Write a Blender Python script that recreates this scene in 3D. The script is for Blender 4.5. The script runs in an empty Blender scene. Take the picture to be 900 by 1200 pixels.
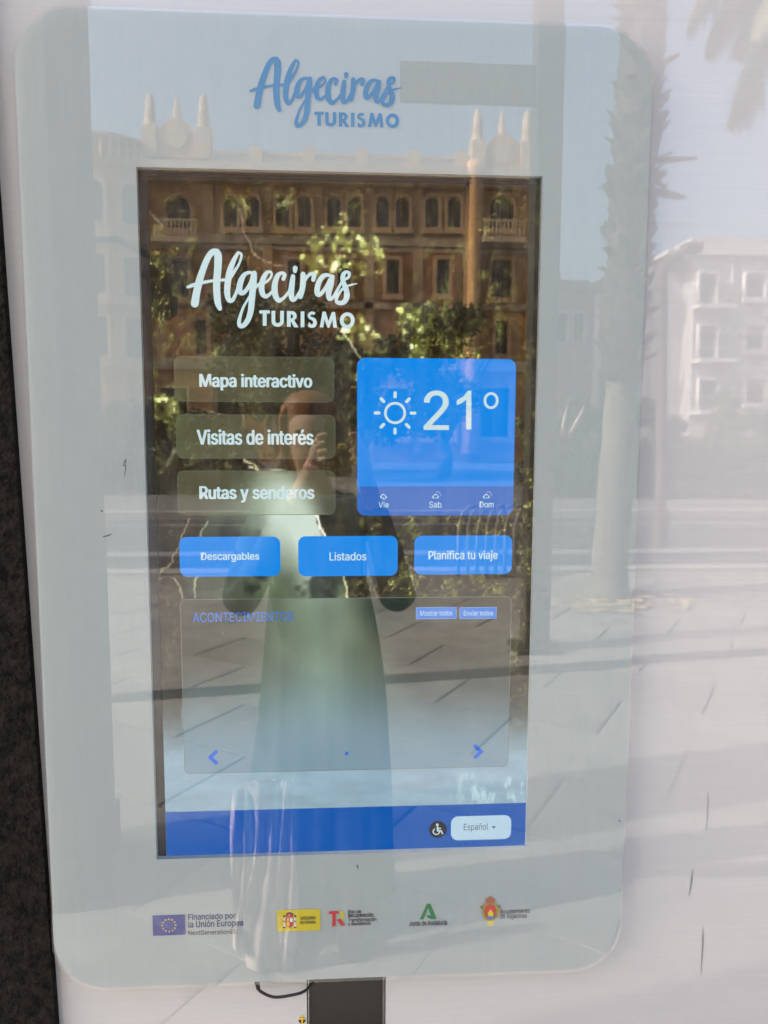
import bpy, bmesh, math, random
import numpy as np
from mathutils import Vector, Matrix
random.seed(7); RNG = np.random.default_rng(11)
R = math.radians
sc = bpy.context.scene
COL = sc.collection

# ------------------------------------------------------------------ camera
CAM = np.array([0.2606, -1.0496, 1.65]); FPX = 900.0
_yaw, _pit, _rol = 0.0597, -0.1048, 0.0033
def _rows():
    f = np.array([math.sin(_yaw)*math.cos(_pit), math.cos(_yaw)*math.cos(_pit), math.sin(_pit)])
    r = np.array([math.cos(_yaw), -math.sin(_yaw), 0.0]); u = np.cross(r, f)
    r2 = math.cos(_rol)*r + math.sin(_rol)*u; u2 = -math.sin(_rol)*r + math.cos(_rol)*u
    return r2, u2, f
CR, CU, CF = _rows()
cam = bpy.data.cameras.new('camera'); camo = bpy.data.objects.new('camera', cam); COL.objects.link(camo)
cam.sensor_fit = 'VERTICAL'; cam.sensor_height = 36; cam.sensor_width = 27; cam.lens = FPX/1200*36
cam.clip_start = 0.02; cam.clip_end = 3000
camo.matrix_world = Matrix(((CR[0], CU[0], -CF[0], CAM[0]), (CR[1], CU[1], -CF[1], CAM[1]), (CR[2], CU[2], -CF[2], CAM[2]), (0, 0, 0, 1)))
sc.camera = camo
cam.dof.use_dof = True; cam.dof.focus_distance = 1.09; cam.dof.aperture_fstop = 8

# ------------------------------------------------------------------ sky, sun, exposure
EXPO = 2.27
SUN_AZ, SUN_EL = R(-78), R(36)           # azimuth measured from +Y towards +X
sd = Vector((math.sin(SUN_AZ)*math.cos(SUN_EL), math.cos(SUN_AZ)*math.cos(SUN_EL), math.sin(SUN_EL)))
w = bpy.data.worlds.new('World'); sc.world = w; w.use_nodes = True
nt = w.node_tree; nt.nodes.clear()
sky = nt.nodes.new('ShaderNodeTexSky'); sky.sky_type = 'NISHITA'; sky.sun_disc = False
sky.sun_elevation = SUN_EL; sky.sun_rotation = SUN_AZ; sky.air_density = 1.1; sky.dust_density = 6.0; sky.ozone_density = 1.0
bg = nt.nodes.new('ShaderNodeBackground'); bg.inputs[1].default_value = 0.15
wo = nt.nodes.new('ShaderNodeOutputWorld')
nt.links.new(sky.outputs[0], bg.inputs[0]); nt.links.new(bg.outputs[0], wo.inputs[0])
sun = bpy.data.lights.new('sun', 'SUN'); sun.energy = 2.6; sun.angle = R(0.53); sun.color = (1, 0.95, 0.87)
suno = bpy.data.objects.new('sun', sun); COL.objects.link(suno)
suno.rotation_euler = (-sd).to_track_quat('-Z', 'Y').to_euler(); suno.location = (0, 0, 30)
sc.view_settings.view_transform = 'Standard'; sc.view_settings.look = 'None'
sc.view_settings.gamma = 1; sc.view_settings.exposure = EXPO; sc.view_settings.use_curve_mapping = False
sc.render.engine = 'CYCLES'; sc.cycles.use_denoising = True
sc.cycles.max_bounces = 8; sc.cycles.transparent_max_bounces = 24; sc.cycles.glossy_bounces = 4

# ------------------------------------------------------------------ pixel <-> place
def ray(px, py):
    return CR*((px-450)/FPX) + CU*(-(py-600)/FPX) + CF
def P(px, py, Y):
    """place in the real world of what is seen mirrored at (px,py), Y metres in front of the kiosk"""
    d = ray(px, py); p = CAM + d*((Y-CAM[1])/d[1])
    return Vector((p[0], -Y, p[2]))
def S(px, py, y=0.0):
    """(x,z) on the kiosk plane at depth y"""
    d = ray(px, py); p = CAM + d*((y-CAM[1])/d[1]); return (p[0], p[2])
def to_px(X, Z, y=0.0):
    q = np.stack([X-CAM[0], np.full_like(X, y-CAM[1]), Z-CAM[2]], -1)
    a, b, c = q@CR, q@CU, q@CF
    return 450+FPX*a/c, 600-FPX*b/c

# ------------------------------------------------------------------ materials
def lin(c): c = c/255; return c/12.92 if c <= .04045 else ((c+.055)/1.055)**2.4
def L3(r, g, b): return (lin(r), lin(g), lin(b))
MATS = {}
def mat(name, col, rough=.6, metal=0, noise=0, nscale=8, bump=0, bscale=60, stretch=None, coat=0, coat_ior=1.5, coat_rough=.02, col2=None, spec=.5, contrast=None):
    if name in MATS: return MATS[name]
    m = bpy.data.materials.new(name); m.use_nodes = True; n = m.node_tree.nodes; l = m.node_tree.links
    p = n['Principled BSDF']; p.inputs['Base Color'].default_value = (*col, 1); p.inputs['Roughness'].default_value = rough
    p.inputs['Metallic'].default_value = metal; p.inputs['Specular IOR Level'].default_value = spec
    if coat: p.inputs['Coat Weight'].default_value = coat; p.inputs['Coat IOR'].default_value = coat_ior; p.inputs['Coat Roughness'].default_value = coat_rough
    if noise or bump:
        tc = n.new('ShaderNodeTexCoord'); mp = n.new('ShaderNodeMapping'); l.new(tc.outputs['Object'], mp.inputs[0])
        if stretch: mp.inputs['Scale'].default_value = stretch
        if noise:
            t = n.new('ShaderNodeTexNoise'); t.inputs['Scale'].default_value = nscale; t.inputs['Detail'].default_value = 6; t.inputs['Roughness'].default_value = .65
            l.new(mp.outputs[0], t.inputs[0]); rp = n.new('ShaderNodeValToRGB')
            lo, hi = contrast or (.3, .7)
            rp.color_ramp.elements[0].position = lo; rp.color_ramp.elements[1].position = hi
            c2 = col2 or tuple(min(1, c*(1+noise)) for c in col)
            rp.color_ramp.elements[0].color = (*[c*(1-noise) for c in col], 1); rp.color_ramp.elements[1].color = (*c2, 1)
            l.new(t.outputs[0], rp.inputs[0]); l.new(rp.outputs[0], p.inputs['Base Color'])
        if bump:
            t2 = n.new('ShaderNodeTexNoise'); t2.inputs['Scale'].default_value = bscale; t2.inputs['Detail'].default_value = 5
            l.new(mp.outputs[0], t2.inputs[0]); b = n.new('ShaderNodeBump'); b.inputs['Strength'].default_value = bump; b.inputs['Distance'].default_value = .01
            l.new(t2.outputs[0], b.inputs['Height']); l.new(b.outputs[0], p.inputs['Normal'])
    MATS[name] = m; return m
def emis(name, rgb, k=1.0):
    if name in MATS: return MATS[name]
    m = bpy.data.materials.new(name); m.use_nodes = True; n = m.node_tree.nodes; l = m.node_tree.links; n.clear()
    e = n.new('ShaderNodeEmission'); e.inputs[0].default_value = (*L3(*rgb), 1); e.inputs[1].default_value = k/2**EXPO
    o = n.new('ShaderNodeOutputMaterial'); l.new(e.outputs[0], o.inputs[0]); MATS[name] = m; return m
def emis_attr(name):
    if name in MATS: return MATS[name]
    m = bpy.data.materials.new(name); m.use_nodes = True; n = m.node_tree.nodes; l = m.node_tree.links; n.clear()
    a = n.new('ShaderNodeAttribute'); a.attribute_name = 'picture'
    e = n.new('ShaderNodeEmission'); e.inputs[1].default_value = 1/2**EXPO
    o = n.new('ShaderNodeOutputMaterial'); l.new(a.outputs['Color'], e.inputs[0]); l.new(e.outputs[0], o.inputs[0]); MATS[name] = m; return m
def glassy(name, ior, tint=(1, 1, 1)):
    m = bpy.data.materials.new(name); m.use_nodes = True; n = m.node_tree.nodes; l = m.node_tree.links; n.clear()
    t = n.new('ShaderNodeBsdfTransparent'); t.inputs[0].default_value = (*tint, 1)
    g = n.new('ShaderNodeBsdfGlossy'); g.inputs['Roughness'].default_value = 0.0
    fr = n.new('ShaderNodeFresnel'); fr.inputs[0].default_value = ior; ge = n.new('ShaderNodeNewGeometry')
    inv = n.new('ShaderNodeMath'); inv.operation = 'SUBTRACT'; inv.inputs[0].default_value = 1; l.new(ge.outputs['Backfacing'], inv.inputs[1])
    mu = n.new('ShaderNodeMath'); mu.operation = 'MULTIPLY'; l.new(fr.outputs[0], mu.inputs[0]); l.new(inv.outputs[0], mu.inputs[1])
    mx = n.new('ShaderNodeMixShader'); l.new(mu.outputs[0], mx.inputs[0]); l.new(t.outputs[0], mx.inputs[1]); l.new(g.outputs[0], mx.inputs[2])
    # faint waviness of toughened glass
    tc = n.new('ShaderNodeTexCoord'); no = n.new('ShaderNodeTexNoise'); no.inputs['Scale'].default_value = 7; no.inputs['Detail'].default_value = 1
    b = n.new('ShaderNodeBump'); b.inputs['Strength'].default_value = .02; b.inputs['Distance'].default_value = .002
    l.new(tc.outputs['Object'], no.inputs[0]); l.new(no.outputs[0], b.inputs['Height']); l.new(b.outputs[0], g.inputs['Normal'])
    # film of dust: faint overall, with streaks and wiped patches
    mp = n.new('ShaderNodeMapping'); mp.inputs['Scale'].default_value = (26, 1, 1.6); l.new(tc.outputs['Object'], mp.inputs[0])
    n1 = n.new('ShaderNodeTexNoise'); n1.inputs['Scale'].default_value = 3; n1.inputs['Detail'].default_value = 8; l.new(mp.outputs[0], n1.inputs[0])
    n2 = n.new('ShaderNodeTexNoise'); n2.inputs['Scale'].default_value = 5; n2.inputs['Detail'].default_value = 4; n2.inputs['Distortion'].default_value = 1.5; l.new(tc.outputs['Object'], n2.inputs[0])
    m1 = n.new('ShaderNodeMath'); m1.operation = 'MULTIPLY'; l.new(n1.outputs[0], m1.inputs[0]); l.new(n2.outputs[0], m1.inputs[1])
    m2 = n.new('ShaderNodeMapRange'); m2.inputs[1].default_value = .12; m2.inputs[2].default_value = .42; m2.inputs[3].default_value = .0; m2.inputs[4].default_value = .022; l.new(m1.outputs[0], m2.inputs[0])
    vo = n.new('ShaderNodeTexVoronoi'); vo.inputs['Scale'].default_value = 85; l.new(tc.outputs['Object'], vo.inputs[0])
    m3 = n.new('ShaderNodeMapRange'); m3.inputs[1].default_value = .055; m3.inputs[2].default_value = .03; m3.inputs[3].default_value = 0; m3.inputs[4].default_value = .35; l.new(vo.outputs['Distance'], m3.inputs[0])
    wn = n.new('ShaderNodeTexNoise'); wn.inputs['Scale'].default_value = 11; l.new(tc.outputs['Object'], wn.inputs[0]); m5 = n.new('ShaderNodeMath'); m5.operation = 'GREATER_THAN'; m5.inputs[1].default_value = .6; l.new(wn.outputs[0], m5.inputs[0])
    m6 = n.new('ShaderNodeMath'); m6.operation = 'MULTIPLY'; l.new(m3.outputs[0], m6.inputs[0]); l.new(m5.outputs[0], m6.inputs[1])
    m4 = n.new('ShaderNodeMath'); m4.operation = 'ADD'; m4.use_clamp = True; l.new(m2.outputs[0], m4.inputs[0]); l.new(m6.outputs[0], m4.inputs[1])
    df = n.new('ShaderNodeBsdfDiffuse'); df.inputs[0].default_value = (.75, .75, .73, 1); mx2 = n.new('ShaderNodeMixShader'); l.new(m4.outputs[0], mx2.inputs[0]); l.new(mx.outputs[0], mx2.inputs[1]); l.new(df.outputs[0], mx2.inputs[2])
    o = n.new('ShaderNodeOutputMaterial'); l.new(mx2.outputs[0], o.inputs[0]); MATS[name] = m; return m

# ------------------------------------------------------------------ objects
def link(name, me, m=None, parent=None):
    o = bpy.data.objects.new(name, me); COL.objects.link(o)
    if m is not None and me is not None and not me.materials: me.materials.append(m)
    if parent is not None: o.parent = parent
    return o
def tag(o, label=None, cat=None, group=None, kind=None):
    if label: o['label'] = label
    if cat: o['category'] = cat
    if group: o['group'] = group
    if kind: o['kind'] = kind
    return o
def empty(name, loc, label, cat, group=None):
    o = bpy.data.objects.new(name, None); COL.objects.link(o); o.location = loc; o.empty_display_size = .1
    o['_loc'] = 0; del o['_loc']
    return tag(o, label, cat, group)
class MB:
    def __init__(s): s.v = []; s.f = []
    def add(s, v, f):
        b = len(s.v); s.v += [tuple(p) for p in v]; s.f += [tuple(b+i for i in q) for q in f]; return s
    def box(s, x0, x1, y0, y1, z0, z1):
        if x0 > x1: x0, x1 = x1, x0
        if y0 > y1: y0, y1 = y1, y0
        if z0 > z1: z0, z1 = z1, z0
        return s.add([(x0,y0,z0),(x1,y0,z0),(x1,y1,z0),(x0,y1,z0),(x0,y0,z1),(x1,y0,z1),(x1,y1,z1),(x0,y1,z1)],
                     [(3,2,1,0),(4,5,6,7),(0,1,5,4),(1,2,6,5),(2,3,7,6),(3,0,4,7)])
    def tube(s, pts, rad, n=10, cap=True):
        pts = [Vector(p) for p in pts]; rad = rad if isinstance(rad, (list, tuple)) else [rad]*len(pts)
        rings = []; up = None
        for i, p in enumerate(pts):
            t = (pts[min(i+1, len(pts)-1)]-pts[max(i-1, 0)]).normalized()
            if up is None: up = Vector((0, 0, 1)) if abs(t.z) < .9 else Vector((1, 0, 0))
            a = t.cross(up).normalized(); b = a.cross(t).normalized(); up = b
            rings.append([p+(a*math.cos(k*2*math.pi/n)+b*math.sin(k*2*math.pi/n))*rad[i] for k in range(n)])
        v = [q for r in rings for q in r]; f = []
        for i in range(len(pts)-1):
            for k in range(n): f.append((i*n+k, i*n+(k+1) % n, (i+1)*n+(k+1) % n, (i+1)*n+k))
        if cap: f.append(tuple(range(n))[::-1]); f.append(tuple((len(pts)-1)*n+k for k in range(n)))
        return s.add(v, f)
    def lathe(s, c, prof, n=14, sx=1, sy=1, a0=0, a1=2*math.pi):
        v = []; f = []
        for r, z in prof:
            for k in range(n):
                a = a0+(a1-a0)*k/n; v.append((c[0]+r*sx*math.cos(a), c[1]+r*sy*math.sin(a), c[2]+z))
        for i in range(len(prof)-1):
            for k in range(n): f.append((i*n+k, i*n+(k+1) % n, (i+1)*n+(k+1) % n, (i+1)*n+k))
        f.append(tuple(range(n))[::-1]); f.append(tuple((len(prof)-1)*n+k for k in range(n)))
        return s.add(v, f)
    def prism(s, loop, y0, y1):
        """loop of (x,z), extruded along y"""
        n = len(loop); v = [(x, y0, z) for x, z in loop]+[(x, y1, z) for x, z in loop]
        f = [tuple(range(n)), tuple(range(2*n-1, n-1, -1))]+[(i, n+i, n+(i+1) % n, (i+1) % n) for i in range(n)]
        return s.add(v, f)
    def build(s, name, m, parent=None, loc=None, smooth=False):
        loc = Vector(loc) if loc is not None else None
        org = Vector((0, 0, 0))
        if parent is not None: org = parent_world(parent)
        if loc is not None: org = loc
        me = bpy.data.meshes.new(name); me.from_pydata([tuple(Vector(p)-org) for p in s.v], [], s.f)
        bm = bmesh.new(); bm.from_mesh(me); bmesh.ops.recalc_face_normals(bm, faces=bm.faces)
        bm.to_mesh(me); bm.free()
        if smooth: me.polygons.foreach_set('use_smooth', [True]*len(me.polygons))
        o = link(name, me, m, parent)
        if loc is not None: o.location = loc-(parent_world(parent) if parent is not None else Vector((0, 0, 0)))
        return o
def parent_world(o):
    p = Vector((0, 0, 0))
    while o is not None: p = p+o.location; o = o.parent
    return p

def rrect(x0, z0, x1, z1, r, n=8):
    out = []
    for cx, cz, a in ((x1-r, z1-r, 0), (x0+r, z1-r, 90), (x0+r, z0+r, 180), (x1-r, z0+r, 270)):
        for k in range(n+1):
            t = R(a+90*k/n); out.append((cx+r*math.cos(t), cz+r*math.sin(t)))
    return out
def circ(cx, cz, r, n=28, a0=0, a1=360):
    return [(cx+r*math.cos(R(a0+(a1-a0)*k/n)), cz+r*math.sin(R(a0+(a1-a0)*k/n))) for k in range(n)]
def flat(name, loops, m, parent, y, depth=.0002):
    """flat filled shape (holes by even-odd) in the XZ plane, front face at y"""
    cu = bpy.data.curves.new(name, 'CURVE'); cu.dimensions = '2D'; cu.fill_mode = 'BOTH'; cu.extrude = depth/2
    for lp in loops:
        sp = cu.splines.new('POLY'); sp.points.add(len(lp)-1); sp.use_cyclic_u = True
        for q, (x, z) in zip(sp.points, lp): q.co = (x, z, 0, 1)
    return from_curve(name, cu, m, parent, y, depth)
def from_curve(name, cu, m, parent, y, depth, fit=None, anchor='c'):
    t = bpy.data.objects.new('tmp', cu); me = bpy.data.meshes.new_from_object(t)
    n = len(me.vertices); co = np.zeros(n*3, np.float32); me.vertices.foreach_get('co', co); co = co.reshape(-1, 3)
    if fit is not None:
        x0, x1, z0, z1 = fit; a, b = co.min(0), co.max(0)
        sx = (x1-x0)/(b[0]-a[0]); sz = (z1-z0)/(b[1]-a[1]) if z0 is not None else sx
        co[:, 0] = (co[:, 0]-a[0])*sx+x0
        co[:, 1] = (co[:, 1]-a[1])*sz+z0
    out = np.stack([co[:, 0], y+depth/2-co[:, 2], co[:, 1]], -1)
    c = np.array([(out[:, 0].min()+out[:, 0].max())/2, y, (out[:, 2].min()+out[:, 2].max())/2])
    me.vertices.foreach_set('co', (out-c).astype(np.float32).ravel()); me.update()
    bm = bmesh.new(); bm.from_mesh(me); bmesh.ops.recalc_face_normals(bm, faces=bm.faces); bm.to_mesh(me); bm.free()
    me.materials.clear(); bpy.data.objects.remove(t); bpy.data.curves.remove(cu); me.name = name
    o = link(name, me, m, parent); o.location = Vector(c)-(parent_world(parent) if parent is not None else Vector((0, 0, 0)))
    return o
try:
    import os
    FNT = bpy.data.fonts.load(os.path.join(bpy.utils.system_resource('DATAFILES', path='fonts'), 'Inter.woff2'))
except Exception: FNT = None
def text(name, s, m, parent, y, box, bold=0, depth=.0002, shear=0, spacing=1):
    """box = pixel box of the ink (px0, py0, px1, py1)"""
    cu = bpy.data.curves.new(name, 'FONT'); cu.body = s; cu.offset = 0; cu.extrude = depth/2; cu.fill_mode = 'BOTH'; cu.resolution_u = 4
    if FNT: cu.font = FNT
    cu.shear = shear; cu.space_character = spacing
    xm, ym = (box[0]+box[2])/2, (box[1]+box[3])/2
    x0 = S(box[0], ym, y)[0]; x1 = S(box[2], ym, y)[0]; z1 = S(xm, box[1], y)[1]; z0 = S(xm, box[3], y)[1]
    o = from_curve(name, cu, m, parent, y, depth, (x0, x1, z0, z1))
    if bold > .004:      # heavier weight: the outline laid down again a hair to each side, each pass slightly nearer
        me = o.data; n = len(me.vertices); co = np.zeros(n*3); me.vertices.foreach_get('co', co); co = co.reshape(-1, 3)
        fs = [tuple(p.vertices) for p in me.polygons]; d = bold*(z1-z0)*1.15; V = []; F = []
        co[:, 0] *= 1-2*d/(x1-x0)
        for k, (a, b) in enumerate(((0, 0), (d, 0), (-d, 0), (d*.6, d*.5), (-d*.6, -d*.5), (-d*.6, d*.5), (d*.6, -d*.5))):
            V += (co+np.array([a, -.00001*k, b*.8])).tolist(); F += [tuple(i+k*n for i in q) for q in fs]
        me2 = bpy.data.meshes.new(name); me2.from_pydata(V, [], F); me2.materials.append(m); o.data = me2
    return o
def pr(px0, py0, px1, py1, y):
    """pixel box -> plane box"""
    xm, ym = (px0+px1)/2, (py0+py1)/2
    return S(px0, ym, y)[0], S(xm, py1, y)[1], S(px1, ym, y)[0], S(xm, py0, y)[1]
def catmull(pts, k=8):
    pts = [np.array(p, float) for p in pts]; q = [2*pts[0]-pts[1]]+pts+[2*pts[-1]-pts[-2]]; out = []
    for i in range(1, len(q)-2):
        for j in range(k):
            t = j/k; a, b, c, d = q[i-1:i+3]
            out.append(.5*((2*b)+(-a+c)*t+(2*a-5*b+4*c-d)*t*t+(-a+3*b-3*c+d)*t**3))
    out.append(pts[-1]); return out
def brush(name, strokes, m, parent, y):
    """strokes: lists of (px,py,width px); each a ribbon with round ends, every sample a hair nearer than the last"""
    mb = MB(); lay = 0
    for st in strokes:
        c = catmull(st, 6) if len(st) > 1 else [np.array(st[0], float)]
        L = []
        for i, p in enumerate(c):
            a, b = c[max(i-1, 0)], c[min(i+1, len(c)-1)]; t = (b-a)[:2]; nn = np.linalg.norm(t); t = t/nn if nn > 0 else np.array([1., 0])
            nrm = np.array([-t[1], t[0]])*max(p[2], .5)/2; L.append((p[:2]+nrm, p[:2]-nrm))
        yy = lambda i: y-.00002-lay*.00003-i*.0000008
        vs = []
        for i, (u, v) in enumerate(L):
            for q in (u, v):
                x, z = S(q[0], q[1], y); vs.append((x, yy(i), z))
        mb.add(vs, [(2*i, 2*i+1, 2*i+3, 2*i+2) for i in range(len(L)-1)])
        for i, d in ((0, -1), (len(c)-1, 1)):
            p = c[i]; k = 10; ring = []
            for j in range(k):
                a = 2*math.pi*j/k; x, z = S(p[0]+math.cos(a)*p[2]/2, p[1]+math.sin(a)*p[2]/2, y); ring.append((x, yy(i)-.00001, z))
            mb.add(ring, [tuple(range(k))])
        lay += 1
    c0 = S(strokes[0][0][0], strokes[0][0][1], y)
    return mb.build(name, m, parent, loc=(c0[0], y, c0[1]))

# =================================================================== SETTING
ZT = 4.0
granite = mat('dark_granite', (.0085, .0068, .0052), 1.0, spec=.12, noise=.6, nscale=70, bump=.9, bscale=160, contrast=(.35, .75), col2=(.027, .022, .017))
paving = mat('pale_paving', (.28, .265, .245), .8, noise=.16, nscale=5, bump=.15, bscale=90)
asphalt = mat('asphalt', (.06, .06, .062), .9, noise=.2, nscale=20, bump=.3, bscale=200)
kerbm = mat('kerb_stone', (.34, .325, .30), .8, noise=.12, nscale=6)
concrete = mat('far_pavement', (.17, .16, .15), .85, noise=.15, nscale=1.5)
g = MB().box(-400, 400, -700, 300, -.6, -.14).build('ground', mat('earth', (.16, .15, .13), .95, noise=.2, nscale=.5)); tag(g, kind='structure')
b = MB().box(-14, 16, -7.9, 4, -.139, -.03).build('pavement_bed', mat('mortar', (.225, .21, .19), .95, noise=.2, nscale=20)); tag(b, kind='structure')
pav = bpy.data.objects.new('pavement', None); COL.objects.link(pav); tag(pav, kind='structure')
SZ = .97; ang = R(33); slab_me = None
def slab_mesh():
    bm = bmesh.new(); bmesh.ops.create_cube(bm, size=1)
    for v in bm.verts: v.co = Vector((v.co.x*SZ, v.co.y*SZ*.6, v.co.z*.028))
    bmesh.ops.bevel(bm, geom=[e for e in bm.edges if all(v.co.z > 0 for v in e.verts)], offset=.004, segments=1, affect='EDGES')
    me = bpy.data.meshes.new('paving_slab'); bm.to_mesh(me); bm.free(); return me
slab_mes = []
for c_ in ((.27, .255, .235), (.235, .222, .205), (.295, .28, .255)):
    q_ = slab_mesh(); q_.materials.append(mat('paving_%d' % len(slab_mes), c_, .8, noise=.22, nscale=4, bump=.15, bscale=90)); slab_mes.append(q_)
nS = 0
for i in range(-14, 15):
    for j in range(-22, 23):
        u = (i+.5*(j % 2))*(SZ+.015); v = j*(SZ*.6+.015)
        x = u*math.cos(ang)-v*math.sin(ang)+.6; y = u*math.sin(ang)+v*math.cos(ang)-4
        Yv = -y
        if not (1.15 < Yv < 7.3): continue
        if abs(x-.3) > .62*(Yv+1.05)+1.1: continue
        o = bpy.data.objects.new('paving_slab', random.choice(slab_mes)); COL.objects.link(o); o.parent = pav
        o.location = (x, y, -.014+random.uniform(-.0012, .0012)); o.rotation_euler = (0, 0, ang); nS += 1
near = MB().box(-14, 16, -1.62, 4, -.0295, -.004).build('wall_foot_paving', paving); tag(near, kind='structure')
for nm, y0, y1, z0, z1, m_ in (('near_kerb', -8.2, -7.91, -.139, .0, kerbm), ('road', -14.5, -8.21, -.139, -.135, asphalt), ('far_kerb', -14.85, -14.51, -.139, .02, kerbm), ('far_pavement', -60, -14.86, -.139, .0, concrete)):
    o = MB().box(-60, 60, y0, y1, z0, z1).build(nm, m_); tag(o, kind='structure')
bandm = mat('sun_band_and_paint', (.26, .255, .25), .7, noise=.08, nscale=6)
for nm, y0, y1 in (('sunlit_band', -10.35, -9.95), ('edge_line', -13.7, -13.5)):  # first is a sunlit band put into the road's colour, second an edge line
    o = MB().box(-40, 40, y0, y1, -.1335, -.131).build(nm, bandm); tag(o, kind='structure')
# dark raised strip crossing the pavement
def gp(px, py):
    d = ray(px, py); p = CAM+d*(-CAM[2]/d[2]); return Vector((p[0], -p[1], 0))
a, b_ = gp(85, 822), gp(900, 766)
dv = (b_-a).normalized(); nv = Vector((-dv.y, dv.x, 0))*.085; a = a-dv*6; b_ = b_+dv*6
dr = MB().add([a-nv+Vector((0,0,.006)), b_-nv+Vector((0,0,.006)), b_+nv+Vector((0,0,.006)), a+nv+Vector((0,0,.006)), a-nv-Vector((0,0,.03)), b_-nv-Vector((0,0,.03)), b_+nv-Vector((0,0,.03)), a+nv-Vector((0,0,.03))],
     [(0,1,2,3),(4,5,6,7),(0,1,5,4),(1,2,6,5),(2,3,7,6),(3,0,4,7)]).build('dark_paving_strip', mat('dark_strip', (.05, .05, .05), .7)); tag(dr, kind='structure')

# =================================================================== GRANITE WALL (left edge of picture)
YS_G = .010
xe_top, xe_bot = S(-4, 230, .01)[0], S(61.5, 1150, .01)[0]
zt_, zb_ = S(-4, 230, .01)[1], S(61.5, 1150, .01)[1]
sl = (xe_top-xe_bot)/(zt_-zb_)
def xe(z): return xe_bot+sl*(z-zb_)
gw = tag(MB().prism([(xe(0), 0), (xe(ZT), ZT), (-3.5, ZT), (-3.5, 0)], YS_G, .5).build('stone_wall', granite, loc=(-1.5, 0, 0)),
         'rough dark granite wall at the left edge beside the kiosk', 'wall')

# =================================================================== KIOSK
KZ = 0.0
kio = empty('information_kiosk', (0.27, .1, 0), 'tourist information kiosk with a tall touch screen in a pale rounded glass front', 'kiosk')
FX0, FX1, FZ0, FZ1 = -.1481, .6803, .8474, 2.1818
AX0, AX1, AZ0, AZ1 = 0.0, .535, 1.0407, 1.0407+.9496
steel = mat('satin_steel_lacquer', (.495, .47, .45), .55, metal=0, noise=.035, nscale=9, bump=.02, bscale=40, stretch=(.6, 1, 60), coat=1, coat_ior=1.80, coat_rough=.012)
YS = .0245                    # steel sheet front
ox0, ox1 = S(359.5, 1175, YS)[0], S(452, 1175, YS)[0]
oz1 = FZ0+.06
Xs = [-.36, ox0, ox1, 2.4]; Zs = [0, .25, oz1, ZT]
# one sheet with an opening: grid of faces without the middle-lower cell
def sheet():
    m_ = MB(); v = []; idx = {}
    for j, z in enumerate(Zs):
        for i, x in enumerate(Xs): idx[i, j] = len(v); v.append((x, YS, z))
    n = len(v); v += [(x, YS+.3, z) for (x, _, z) in v]
    f = []
    cells = [(i, j) for i in range(3) for j in range(3) if (i, j) != (1, 1)]
    for i, j in cells:
        q = (idx[i, j], idx[i+1, j], idx[i+1, j+1], idx[i, j+1]); f.append(q); f.append(tuple(n+k for k in q[::-1]))
    def side(a, b): f.append((a, b, n+b, n+a))
    for i in range(3): side(idx[i, 0], idx[i+1, 0]); side(idx[i, 3], idx[i+1, 3])
    for j in range(3): side(idx[0, j], idx[0, j+1]); side(idx[3, j], idx[3, j+1])
    for a, b in (((1, 1), (2, 1)), ((1, 2), (2, 2)), ((1, 1), (1, 2)), ((2, 1), (2, 2))): side(idx[a], idx[b])
    return m_.add(v, f)
housing = sheet().build('steel_housing', steel, kio)
blackgl = mat('black_recess_panel', (.012, .011, .010), .18, noise=.3, nscale=12)
MB().box(ox0+.0005, ox1-.0005, YS+.06, YS+.08, .2505, oz1-.0005).build('recess_panel', blackgl, kio)
# face panel: printed grey-green layer with window, behind clear glass
facem = mat('printed_face', (.375, .412, .395), .5, noise=.025, nscale=10, stretch=(40, 1, .8))
YG = 0.0; YF = .0065
face = flat('face_panel', [rrect(FX0, FZ0, FX1, FZ1, .075, 14), [(AX0, AZ0), (AX1, AZ0), (AX1, AZ1), (AX0, AZ1)]], facem, kio, YF, .009)
glass = flat('cover_glass', [rrect(FX0, FZ0, FX1, FZ1, .075, 14)], glassy('cover_glass', 1.88), kio, YG, .005)
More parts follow.
